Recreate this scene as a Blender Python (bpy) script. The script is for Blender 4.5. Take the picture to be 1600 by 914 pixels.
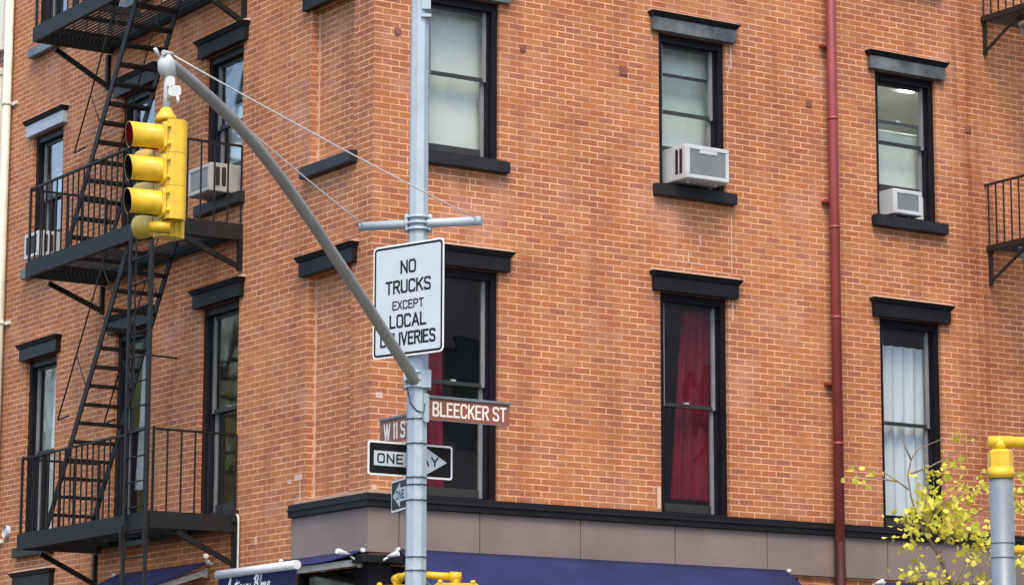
import bpy, bmesh, math, random
from mathutils import Vector
R_ = math.radians
random.seed(11)
for o in list(bpy.data.objects):
    bpy.data.objects.remove(o)
scene = bpy.context.scene
COL = scene.collection

# ------------------------------------------------------------------ camera, sky, sun, exposure
# world frame: building corner at x=0,y=0; right facade runs along +X (faces -Y), left facade along +Y (faces -X)
PHI, PITCH, ROLL = R_(32.98937), R_(9.82889), R_(-0.13596)
CAM = Vector((-16.10768, -27.69482, 1.6))
cam_d = bpy.data.cameras.new("camera")
cam_d.sensor_width = 36.0
cam_d.sensor_fit = 'HORIZONTAL'
cam_d.lens = 36.0 * 4524.75 / 1600.0
cam_d.clip_start = 0.1
cam_d.clip_end = 2000
cam = bpy.data.objects.new("camera", cam_d)
COL.objects.link(cam)
cam.location = CAM
fwd = Vector((math.sin(PHI) * math.cos(PITCH), math.cos(PHI) * math.cos(PITCH), math.sin(PITCH)))
right = Vector((math.cos(PHI), -math.sin(PHI), 0))
up = right.cross(fwd)
cr, sr = math.cos(ROLL), math.sin(ROLL)
r2 = right * cr - up * sr
u2 = right * sr + up * cr
from mathutils import Matrix
cam.matrix_world = Matrix(((r2.x, u2.x, -fwd.x, CAM.x), (r2.y, u2.y, -fwd.y, CAM.y), (r2.z, u2.z, -fwd.z, CAM.z), (0, 0, 0, 1)))
scene.camera = cam

SUN_DIR = Vector((-0.27, -0.46, 0.85)).normalized()      # towards the sun
w = bpy.data.worlds.new("World")
scene.world = w
w.use_nodes = True
nt = w.node_tree
nt.nodes.clear()
sky = nt.nodes.new('ShaderNodeTexSky')
sky.sky_type = 'NISHITA'
sky.sun_disc = False
sky.sun_elevation = math.asin(SUN_DIR.z)
sky.sun_rotation = math.atan2(SUN_DIR.x, SUN_DIR.y)
sky.air_density = 1.0
sky.dust_density = 2.5
hs = nt.nodes.new('ShaderNodeHueSaturation')
hs.inputs['Saturation'].default_value = 0.95
bg = nt.nodes.new('ShaderNodeBackground')
bg.inputs['Strength'].default_value = 0.15
wo = nt.nodes.new('ShaderNodeOutputWorld')
nt.links.new(sky.outputs[0], hs.inputs['Color'])
nt.links.new(hs.outputs[0], bg.inputs[0])
nt.links.new(bg.outputs[0], wo.inputs[0])
sl = bpy.data.lights.new("sun", 'SUN')
sl.energy = 1.15
sl.angle = R_(24)
sl.color = (1.0, 0.80, 0.56)
so = bpy.data.objects.new("sun", sl)
COL.objects.link(so)
so.rotation_euler = (-SUN_DIR).to_track_quat('-Z', 'Y').to_euler()
so.location = (0, -10, 30)
vs = scene.view_settings
vs.view_transform = 'Standard'
vs.look = 'None'
vs.exposure = 1.40
vs.gamma = 1.0
vs.use_curve_mapping = False
scene.cycles.use_denoising = True
scene.cycles.max_bounces = 8
scene.cycles.transparent_max_bounces = 12

# ------------------------------------------------------------------ materials
def N(nt, t, **kw):
    n = nt.nodes.new(t)
    for k, v in kw.items():
        setattr(n, k, v)
    return n

def mat(name, col, rough=0.6, metal=0.0, var=0.25, scale=6.0, bump=0.0, bscale=60.0, spec=0.5, emit=None, col2=None, coat=0.0, rvar=0.12):
    m = bpy.data.materials.new(name)
    m.use_nodes = True
    nt = m.node_tree
    b = nt.nodes['Principled BSDF']
    b.inputs['Roughness'].default_value = rough
    b.inputs['Metallic'].default_value = metal
    b.inputs['Specular IOR Level'].default_value = spec
    b.inputs['Coat Weight'].default_value = coat
    tc = N(nt, 'ShaderNodeTexCoord')
    nz = N(nt, 'ShaderNodeTexNoise')
    nz.inputs['Scale'].default_value = scale
    nz.inputs['Detail'].default_value = 6
    nz.inputs['Roughness'].default_value = 0.65
    nt.links.new(tc.outputs['Object'], nz.inputs['Vector'])
    rp = N(nt, 'ShaderNodeValToRGB')
    c2 = col2 or tuple(c * (1 - var) for c in col)
    rp.color_ramp.elements[0].position = 0.32
    rp.color_ramp.elements[1].position = 0.68
    rp.color_ramp.elements[0].color = (*c2, 1)
    rp.color_ramp.elements[1].color = (*col, 1)
    nt.links.new(nz.outputs['Fac'], rp.inputs[0])
    nt.links.new(rp.outputs[0], b.inputs['Base Color'])
    mr = N(nt, 'ShaderNodeMapRange')
    mr.inputs['To Min'].default_value = max(0.02, rough - rvar)
    mr.inputs['To Max'].default_value = min(1, rough + rvar)
    nt.links.new(nz.outputs['Fac'], mr.inputs['Value'])
    nt.links.new(mr.outputs[0], b.inputs['Roughness'])
    if bump:
        n2 = N(nt, 'ShaderNodeTexNoise')
        n2.inputs['Scale'].default_value = bscale
        n2.inputs['Detail'].default_value = 4
        nt.links.new(tc.outputs['Object'], n2.inputs['Vector'])
        bp = N(nt, 'ShaderNodeBump')
        bp.inputs['Strength'].default_value = bump
        bp.inputs['Distance'].default_value = 0.01
        nt.links.new(n2.outputs['Fac'], bp.inputs['Height'])
        nt.links.new(bp.outputs[0], b.inputs['Normal'])
    if emit:
        b.inputs['Emission Color'].default_value = (*emit[0], 1)
        b.inputs['Emission Strength'].default_value = emit[1]
    return m

def brick_mat(name, c1, c2, mortar, purple=0.0, stains=True):
    m = bpy.data.materials.new(name)
    m.use_nodes = True
    nt = m.node_tree
    L = nt.links.new
    b = nt.nodes['Principled BSDF']
    b.inputs['Roughness'].default_value = 0.88
    b.inputs['Specular IOR Level'].default_value = 0.25
    uv = N(nt, 'ShaderNodeUVMap')
    # slight irregularity of the courses
    nzw = N(nt, 'ShaderNodeTexNoise')
    nzw.inputs['Scale'].default_value = 3.0
    nzw.inputs['Detail'].default_value = 5
    L(uv.outputs[0], nzw.inputs['Vector'])
    vm = N(nt, 'ShaderNodeVectorMath', operation='MULTIPLY_ADD')
    L(nzw.outputs['Color'], vm.inputs[0])
    vm.inputs[1].default_value = (0.016, 0.007, 0)
    L(uv.outputs[0], vm.inputs[2])
    nzf = N(nt, 'ShaderNodeTexNoise')
    nzf.inputs['Scale'].default_value = 17
    nzf.inputs['Detail'].default_value = 2
    L(uv.outputs[0], nzf.inputs['Vector'])
    vf = N(nt, 'ShaderNodeVectorMath', operation='MULTIPLY_ADD')
    L(nzf.outputs['Color'], vf.inputs[0])
    vf.inputs[1].default_value = (0.011, 0.008, 0)
    L(vm.outputs[0], vf.inputs[2])
    vm = vf
    br = N(nt, 'ShaderNodeTexBrick')
    br.offset = 0.5
    br.inputs['Scale'].default_value = 1.0
    br.inputs['Brick Width'].default_value = 0.229
    br.inputs['Row Height'].default_value = 0.0742
    br.inputs['Mortar Size'].default_value = 0.0080
    br.inputs['Mortar Smooth'].default_value = 0.25
    br.inputs['Bias'].default_value = 0.0
    br.inputs['Color1'].default_value = (0, 0, 0, 1)
    br.inputs['Color2'].default_value = (1, 1, 1, 1)
    br.inputs['Mortar'].default_value = (0.5, 0.5, 0.5, 1)
    L(vm.outputs[0], br.inputs['Vector'])
    rp = N(nt, 'ShaderNodeValToRGB')
    e = rp.color_ramp.elements
    e[0].position = 0.0
    e[0].color = (*c1, 1)
    e[1].position = 1.0
    e[1].color = (*c2, 1)
    mixc = lambda t, k: (*[(c1[i] * (1 - t) + c2[i] * t) * k[i] for i in range(3)], 1)
    for pos, t, k in ((0.16, .45, (1, 1, 1.05)), (0.42, 1.0, (1.0, 1.0, .96)), (0.66, .95, (.98, 1.10, 1.25)), (0.86, .45, (.93, 1.02, 1.25))):
        d = rp.color_ramp.elements.new(pos)
        d.color = mixc(t, k)
    e[len(e) - 1].color = mixc(.1, (.90, .96, 1.15))
    L(br.outputs['Color'], rp.inputs[0])
    # broad weathering patches
    n1 = N(nt, 'ShaderNodeTexNoise')
    n1.inputs['Scale'].default_value = 0.55
    n1.inputs['Detail'].default_value = 7
    n1.inputs['Roughness'].default_value = 0.62
    L(uv.outputs[0], n1.inputs['Vector'])
    r1 = N(nt, 'ShaderNodeValToRGB')
    r1.color_ramp.elements[0].position = 0.30
    r1.color_ramp.elements[1].position = 0.66
    r1.color_ramp.elements[0].color = (0.80, 0.74, 0.76, 1)
    r1.color_ramp.elements[1].color = (1.08, 1.08, 1.02, 1)
    L(n1.outputs['Fac'], r1.inputs[0])
    mx = N(nt, 'ShaderNodeMix', data_type='RGBA', blend_type='MULTIPLY')
    mx.inputs['Factor'].default_value = 1.0
    L(rp.outputs[0], mx.inputs['A'])
    L(r1.outputs[0], mx.inputs['B'])
    # within-brick grain
    n2 = N(nt, 'ShaderNodeTexNoise')
    n2.inputs['Scale'].default_value = 38
    n2.inputs['Detail'].default_value = 5
    L(uv.outputs[0], n2.inputs['Vector'])
    r2 = N(nt, 'ShaderNodeValToRGB')
    r2.color_ramp.elements[0].position = 0.25
    r2.color_ramp.elements[1].position = 0.75
    r2.color_ramp.elements[0].color = (0.78, 0.78, 0.8, 1)
    r2.color_ramp.elements[1].color = (1.14, 1.14, 1.12, 1)
    L(n2.outputs['Fac'], r2.inputs[0])
    mx2 = N(nt, 'ShaderNodeMix', data_type='RGBA', blend_type='MULTIPLY')
    mx2.inputs['Factor'].default_value = 1.0
    L(mx.outputs['Result'], mx2.inputs['A'])
    L(r2.outputs[0], mx2.inputs['B'])
    # mortar with its own variation
    n3 = N(nt, 'ShaderNodeTexNoise')
    n3.inputs['Scale'].default_value = 3.2
    n3.inputs['Detail'].default_value = 6
    L(uv.outputs[0], n3.inputs['Vector'])
    r3 = N(nt, 'ShaderNodeValToRGB')
    r3.color_ramp.elements[0].position = 0.3
    r3.color_ramp.elements[1].position = 0.7
    r3.color_ramp.elements[0].color = (mortar[0] * .70, mortar[1] * .58, mortar[2] * .55, 1)
    r3.color_ramp.elements[1].color = tuple(c * 1.12 for c in mortar) + (1,)
    L(n3.outputs['Fac'], r3.inputs[0])
    mm = N(nt, 'ShaderNodeMix', data_type='RGBA')
    L(br.outputs['Fac'], mm.inputs['Factor'])
    L(mx2.outputs['Result'], mm.inputs['A'])
    L(r3.outputs[0], mm.inputs['B'])
    last = mm.outputs['Result']
    if stains:
        # vertical run-off stains
        mp = N(nt, 'ShaderNodeMapping')
        mp.inputs['Scale'].default_value = (2.3, 0.22, 1)
        L(uv.outputs[0], mp.inputs['Vector'])
        n4 = N(nt, 'ShaderNodeTexNoise')
        n4.inputs['Scale'].default_value = 1.0
        n4.inputs['Detail'].default_value = 5
        L(mp.outputs[0], n4.inputs['Vector'])
        r4 = N(nt, 'ShaderNodeValToRGB')
        r4.color_ramp.elements[0].position = 0.33
        r4.color_ramp.elements[1].position = 0.5
        r4.color_ramp.elements[0].color = (0.80, 0.76, 0.76, 1)
        r4.color_ramp.elements[1].color = (1, 1, 1, 1)
        L(n4.outputs['Fac'], r4.inputs[0])
        m5 = N(nt, 'ShaderNodeMix', data_type='RGBA', blend_type='MULTIPLY')
        m5.inputs['Factor'].default_value = 0.8
        L(last, m5.inputs['A'])
        L(r4.outputs[0], m5.inputs['B'])
        last = m5.outputs['Result']
        ne = N(nt, 'ShaderNodeTexNoise')
        ne.inputs['Scale'].default_value = 0.8
        ne.inputs['Detail'].default_value = 9
        ne.inputs['Roughness'].default_value = 0.7
        mpe = N(nt, 'ShaderNodeMapping')
        mpe.inputs['Location'].default_value = (13.1, 4.7, 0)
        L(uv.outputs[0], mpe.inputs['Vector'])
        L(mpe.outputs[0], ne.inputs['Vector'])
        re_ = N(nt, 'ShaderNodeMapRange')
        re_.inputs['From Min'].default_value = 0.54
        re_.inputs['From Max'].default_value = 0.74
        re_.inputs['To Max'].default_value = 0.55
        L(ne.outputs['Fac'], re_.inputs['Value'])
        me = N(nt, 'ShaderNodeMix', data_type='RGBA')
        L(re_.outputs[0], me.inputs['Factor'])
        L(last, me.inputs['A'])
        me.inputs['B'].default_value = (0.50, 0.30, 0.23, 1)
        last = me.outputs['Result']
        rs = N(nt, 'ShaderNodeMapRange')
        rs.inputs['From Min'].default_value = 0.46
        rs.inputs['From Max'].default_value = 0.26
        rs.inputs['To Max'].default_value = 0.75
        L(ne.outputs['Fac'], rs.inputs['Value'])
        ms = N(nt, 'ShaderNodeMix', data_type='RGBA', blend_type='MULTIPLY')
        L(rs.outputs[0], ms.inputs['Factor'])
        L(last, ms.inputs['A'])
        ms.inputs['B'].default_value = (0.72, 0.62, 0.58, 1)
        last = ms.outputs['Result']
        # run-off streaks below the landings of the right hand fire escape
        sp = N(nt, 'ShaderNodeSeparateXYZ')
        L(uv.outputs[0], sp.inputs[0])
        ra = N(nt, 'ShaderNodeMapRange', interpolation_type='SMOOTHSTEP')
        ra.inputs['From Min'].default_value = 8.55
        ra.inputs['From Max'].default_value = 9.05
        L(sp.outputs['X'], ra.inputs['Value'])
        rb = N(nt, 'ShaderNodeMapRange', interpolation_type='SMOOTHSTEP')
        rb.inputs['From Min'].default_value = 9.05
        rb.inputs['From Max'].default_value = 9.40
        rb.inputs['To Min'].default_value = 1.0
        rb.inputs['To Max'].default_value = 0.0
        L(sp.outputs['X'], rb.inputs['Value'])
        rm = N(nt, 'ShaderNodeMath', operation='MULTIPLY')
        L(ra.outputs[0], rm.inputs[0])
        L(rb.outputs[0], rm.inputs[1])
        mp2 = N(nt, 'ShaderNodeMapping')
        mp2.inputs['Scale'].default_value = (7.0, 0.5, 1)
        L(uv.outputs[0], mp2.inputs['Vector'])
        n6 = N(nt, 'ShaderNodeTexNoise')
        n6.inputs['Detail'].default_value = 4
        n6.inputs['Scale'].default_value = 1.0
        L(mp2.outputs[0], n6.inputs['Vector'])
        r6 = N(nt, 'ShaderNodeMapRange')
        r6.inputs['From Min'].default_value = 0.35
        r6.inputs['From Max'].default_value = 0.65
        L(n6.outputs['Fac'], r6.inputs['Value'])
        r7 = N(nt, 'ShaderNodeMath', operation='MULTIPLY')
        L(rm.outputs[0], r7.inputs[0])
        L(r6.outputs[0], r7.inputs[1])
        m7 = N(nt, 'ShaderNodeMix', data_type='RGBA', blend_type='MULTIPLY')
        L(r7.outputs[0], m7.inputs['Factor'])
        L(last, m7.inputs['A'])
        m7.inputs['B'].default_value = (0.60, 0.44, 0.40, 1)
        last = m7.outputs['Result']
    L(last, b.inputs['Base Color'])
    bp = N(nt, 'ShaderNodeBump')
    bp.invert = True
    bp.inputs['Strength'].default_value = 0.55
    bp.inputs['Distance'].default_value = 0.008
    ad = N(nt, 'ShaderNodeMath', operation='MULTIPLY_ADD')
    L(n2.outputs['Fac'], ad.inputs[0])
    ad.inputs[1].default_value = -0.35
    L(br.outputs['Fac'], ad.inputs[2])
    L(ad.outputs[0], bp.inputs['Height'])
    L(bp.outputs[0], b.inputs['Normal'])
    return m

def glass_mat(name, tint=(0.93, 0.97, 0.95), refl=1.0, wob=0.02, rough=0.015, base=0.13):
    m = bpy.data.materials.new(name)
    m.use_nodes = True
    nt = m.node_tree
    nt.nodes.clear()
    L = nt.links.new
    o = N(nt, 'ShaderNodeOutputMaterial')
    tr = N(nt, 'ShaderNodeBsdfTransparent')
    tr.inputs[0].default_value = (*tint, 1)
    gl = N(nt, 'ShaderNodeBsdfGlossy')
    gl.inputs['Roughness'].default_value = rough
    ge = N(nt, 'ShaderNodeNewGeometry')
    dp = N(nt, 'ShaderNodeVectorMath', operation='DOT_PRODUCT')
    L(ge.outputs['Incoming'], dp.inputs[0])
    L(ge.outputs['Normal'], dp.inputs[1])
    ab = N(nt, 'ShaderNodeMath', operation='ABSOLUTE')
    L(dp.outputs['Value'], ab.inputs[0])
    om = N(nt, 'ShaderNodeMath', operation='SUBTRACT')
    om.inputs[0].default_value = 1.0
    L(ab.outputs[0], om.inputs[1])
    pw = N(nt, 'ShaderNodeMath', operation='POWER')
    L(om.outputs[0], pw.inputs[0])
    pw.inputs[1].default_value = 5.0
    ml = N(nt, 'ShaderNodeMath', operation='MULTIPLY_ADD')
    L(pw.outputs[0], ml.inputs[0])
    ml.inputs[1].default_value = 1.3 * refl
    ml.inputs[2].default_value = base * refl
    ml.use_clamp = True
    mx = N(nt, 'ShaderNodeMixShader')
    L(ml.outputs[0], mx.inputs[0])
    L(tr.outputs[0], mx.inputs[1])
    L(gl.outputs[0], mx.inputs[2])
    tc = N(nt, 'ShaderNodeTexCoord')
    nz = N(nt, 'ShaderNodeTexNoise')
    nz.inputs['Scale'].default_value = 2.2
    nz.inputs['Detail'].default_value = 1
    L(tc.outputs['Object'], nz.inputs['Vector'])
    bp = N(nt, 'ShaderNodeBump')
    bp.inputs['Strength'].default_value = wob
    bp.inputs['Distance'].default_value = 0.2
    L(nz.outputs['Fac'], bp.inputs['Height'])
    L(bp.outputs[0], gl.inputs['Normal'])
    L(mx.outputs[0], o.inputs[0])
    return m

M = {}
M['brick'] = brick_mat('brick', (0.332, 0.123, 0.059), (0.396, 0.164, 0.066), (0.64, 0.365, 0.225))
M['brick_purple'] = brick_mat('neighbour_brick', (0.16, 0.07, 0.07), (0.30, 0.14, 0.13), (0.45, 0.36, 0.34))
M['black'] = mat('black_trim_paint', (0.0085, 0.009, 0.011), 0.5, var=0.45, scale=5, bump=0.2, bscale=30, spec=0.28)
M['casing'] = mat('navy_black_casing', (0.0045, 0.005, 0.009), 0.45, var=0.3, scale=4, bump=0.1, spec=0.28)
M['lintel_grey'] = mat('weathered_lintel_paint', (0.15, 0.17, 0.17), 0.42, var=0.3, scale=2.2, bump=0.3, bscale=25, col2=(0.022, 0.026, 0.034))
M['lintel_blue'] = mat('pale_lintel_paint', (0.38, 0.43, 0.47), 0.45, var=0.25, scale=2.5, bump=0.2)
M['mortar_wash'] = mat('mortar_wash', (0.42, 0.29, 0.21), 0.9, var=0.35, scale=9, bump=0.5)
M['caulk'] = mat('pale_caulk', (0.60, 0.43, 0.33), 0.85, var=0.3, scale=8, bump=0.4)
M['sash_grey'] = mat('grey_sash_metal', (0.20, 0.205, 0.215), 0.45, var=0.3, scale=5)
M['sash_dark'] = mat('dark_sash_rail', (0.028, 0.031, 0.030), 0.45, var=0.3, scale=5)
M['glass'] = glass_mat('window_glass')
M['stone_brick'] = brick_mat('pale_brick', (0.30, 0.27, 0.24), (0.46, 0.42, 0.37), (0.5, 0.47, 0.43), stains=False)
M['side_glass'] = glass_mat('side_street_glass', refl=2.2, wob=0.05, rough=0.085, base=0.09)
M['fascia'] = mat('taupe_fascia', (0.205, 0.165, 0.148), 0.75, var=0.30, scale=1.1, bump=0.2, bscale=40)
M['iron'] = mat('fire_escape_iron', (0.007, 0.0075, 0.008), 0.55, var=0.45, scale=7, bump=0.3, bscale=40, spec=0.28)
M['iron_grey'] = mat('fire_escape_grey_paint', (0.0095, 0.0115, 0.012), 0.6, var=0.4, scale=6, bump=0.25, bscale=40, spec=0.3)
M['iron_rust'] = mat('brown_black_iron', (0.018, 0.010, 0.008), 0.6, var=0.5, scale=9, bump=0.3, bscale=40)
M['stair_pale'] = mat('pale_grey_stair_paint', (0.36, 0.37, 0.34), 0.55, var=0.35, scale=5)
M['pole'] = mat('pale_aluminium_paint', (0.345, 0.42, 0.465), 0.5, metal=0.1, var=0.2, scale=5, bump=0.08, bscale=80)
M['arm'] = mat('dull_grey_arm', (0.30, 0.31, 0.285), 0.38, metal=0.2, var=0.22, scale=3)
M['post_grey'] = mat('blue_grey_post', (0.15, 0.19, 0.22), 0.42, metal=0.1, var=0.2, scale=5)
M['hardware'] = mat('pale_hardware', (0.50, 0.53, 0.52), 0.5, metal=0.1, var=0.25, scale=14, bump=0.2)
M['steel'] = mat('dark_steel', (0.06, 0.06, 0.065), 0.45, metal=0.6, var=0.3, scale=12)
M['yellow'] = mat('signal_yellow', (0.70, 0.44, 0.014), 0.42, var=0.30, scale=9, bump=0.06, bscale=50)
M['yellow_dull'] = mat('faded_signal_yellow', (0.68, 0.45, 0.035), 0.45, var=0.28, scale=8, bump=0.1)
M['visor_black'] = mat('visor_black', (0.012, 0.012, 0.012), 0.6)
M['lens_red'] = mat('red_lens_lit', (0.35, 0.01, 0.008), 0.25, emit=((1.0, 0.02, 0.015), 2.2))
M['lens_dark'] = mat('dark_lens', (0.03, 0.02, 0.01), 0.2)
M['sign_white'] = mat('sign_white_sheeting', (0.47, 0.53, 0.56), 0.45, var=0.10, scale=3)
M['sign_edge'] = mat('sign_pale_edge', (0.70, 0.72, 0.70), 0.5, var=0.1)
M['sign_black'] = mat('sign_black', (0.005, 0.005, 0.006), 0.5, var=0.2, spec=0.25)
M['sign_brown'] = mat('sign_brown', (0.22, 0.075, 0.048), 0.5, var=0.16, scale=3)
M['sign_letter'] = mat('sign_pale_letter', (0.70, 0.68, 0.62), 0.5, var=0.12, scale=9)
M['pipe_red'] = mat('oxide_red_pipe', (0.26, 0.047, 0.040), 0.45, var=0.28, scale=3, bump=0.1)
M['pipe_maroon'] = mat('maroon_pipe', (0.045, 0.005, 0.009), 0.55, var=0.35, scale=4, spec=0.25)
M['pipe_cream'] = mat('cream_pipe', (0.68, 0.68, 0.55), 0.5, var=0.25, scale=5)
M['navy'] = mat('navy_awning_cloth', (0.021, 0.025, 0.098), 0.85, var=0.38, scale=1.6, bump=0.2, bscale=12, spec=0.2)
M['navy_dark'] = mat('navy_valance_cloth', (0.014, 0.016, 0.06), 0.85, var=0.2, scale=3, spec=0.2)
M['white_metal'] = mat('white_metal', (0.56, 0.58, 0.60), 0.4, var=0.14, scale=5)
M['ac_white'] = mat('air_conditioner_white', (0.50, 0.53, 0.545), 0.45, var=0.18, scale=5)
M['ac_beige'] = mat('air_conditioner_beige', (0.40, 0.395, 0.37), 0.5, var=0.25, scale=6)
M['ac_filler'] = mat('grey_filler_panel', (0.20, 0.225, 0.24), 0.5, var=0.15, scale=4)
M['curtain_red'] = mat('dark_red_cloth', (0.155, 0.006, 0.026), 0.9, var=0.3, scale=4, spec=0.1)
M['curtain_white'] = mat('white_cloth', (0.58, 0.63, 0.71), 0.9, var=0.06, scale=3, spec=0.1)
M['curtain_lace'] = mat('grey_lace_cloth', (0.72, 0.71, 0.67), 0.9, var=0.25, scale=9, spec=0.1)
M['shade'] = mat('pale_green_grey_shade', (0.625, 0.675, 0.66), 0.85, var=0.07, scale=1.2, spec=0.1)
M['interior'] = mat('dim_plaster', (0.22, 0.21, 0.19), 0.9, var=0.1, scale=1)
M['interior_pale'] = mat('pale_plaster', (0.72, 0.76, 0.73), 0.9, var=0.06, scale=1)
M['lamp_panel'] = mat('lit_lamp_panel', (0.9, 0.9, 0.9), 0.5, emit=((1.0, 1.0, 0.96), 45.0))
M['shop_glass'] = mat('dark_shop_glass', (0.012, 0.010, 0.010), 0.08, var=0.2)
M['bark'] = mat('grey_brown_bark', (0.12, 0.095, 0.075), 0.9, var=0.45, scale=20, bump=0.6, bscale=60)
M['twig'] = mat('pale_twig', (0.20, 0.165, 0.13), 0.85, var=0.3, scale=15)
M['plate'] = mat('brick_red_plate', (0.22, 0.075, 0.05), 0.8, var=0.3, scale=20, bump=0.3)
M['sill'] = mat('charcoal_sill_paint', (0.018, 0.019, 0.022), 0.5, var=0.45, scale=6, bump=0.2, bscale=30, spec=0.35)
M['asphalt'] = mat('asphalt', (0.045, 0.045, 0.046), 0.9, var=0.3, scale=1.5, bump=0.4, bscale=80)
M['concrete'] = mat('pavement_concrete', (0.19, 0.185, 0.175), 0.9, var=0.2, scale=1.1, bump=0.3, bscale=60)
M['kerb'] = mat('granite_kerb', (0.30, 0.30, 0.30), 0.8, var=0.25, scale=7)
M['paint_white'] = mat('road_paint', (0.72, 0.72, 0.70), 0.8, var=0.25, scale=4)
M['cream_trim'] = mat('cream_trim_paint', (0.72, 0.72, 0.60), 0.55, var=0.15, scale=3)

def leaf_mat(name, ca, cb, trans=0.45):
    m = bpy.data.materials.new(name)
    m.use_nodes = True
    nt = m.node_tree
    nt.nodes.clear()
    L = nt.links.new
    o = N(nt, 'ShaderNodeOutputMaterial')
    gi = N(nt, 'ShaderNodeNewGeometry')
    rp = N(nt, 'ShaderNodeValToRGB')
    rp.color_ramp.elements[0].color = (*ca, 1)
    rp.color_ramp.elements[1].color = (*cb, 1)
    md = rp.color_ramp.elements.new(0.25)
    md.color = tuple(ca[i] * .55 + cb[i] * .45 for i in range(3)) + (1,)
    L(gi.outputs['Random Per Island'], rp.inputs[0])
    d = N(nt, 'ShaderNodeBsdfPrincipled')
    d.inputs['Roughness'].default_value = 0.55
    d.inputs['Specular IOR Level'].default_value = 0.3
    t = N(nt, 'ShaderNodeBsdfTranslucent')
    mx = N(nt, 'ShaderNodeMixShader')
    mx.inputs[0].default_value = trans
    L(rp.outputs[0], d.inputs['Base Color'])
    L(rp.outputs[0], t.inputs[0])
    L(d.outputs[0], mx.inputs[1])
    L(t.outputs[0], mx.inputs[2])
    L(mx.outputs[0], o.inputs[0])
    return m
M['ginkgo'] = leaf_mat('yellow_leaf', (0.40, 0.42, 0.03), (0.86, 0.80, 0.15))
M['green_leaf'] = leaf_mat('green_leaf', (0.06, 0.10, 0.015), (0.26, 0.24, 0.04))

# ------------------------------------------------------------------ mesh helpers
def FR(u, w, z): return Vector((u, -w, z))          # right facade: u along, w outwards
def FL(u, w, z): return Vector((-w, u, z))          # left facade
def FW(x, y, z): return Vector((x, y, z))

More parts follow.
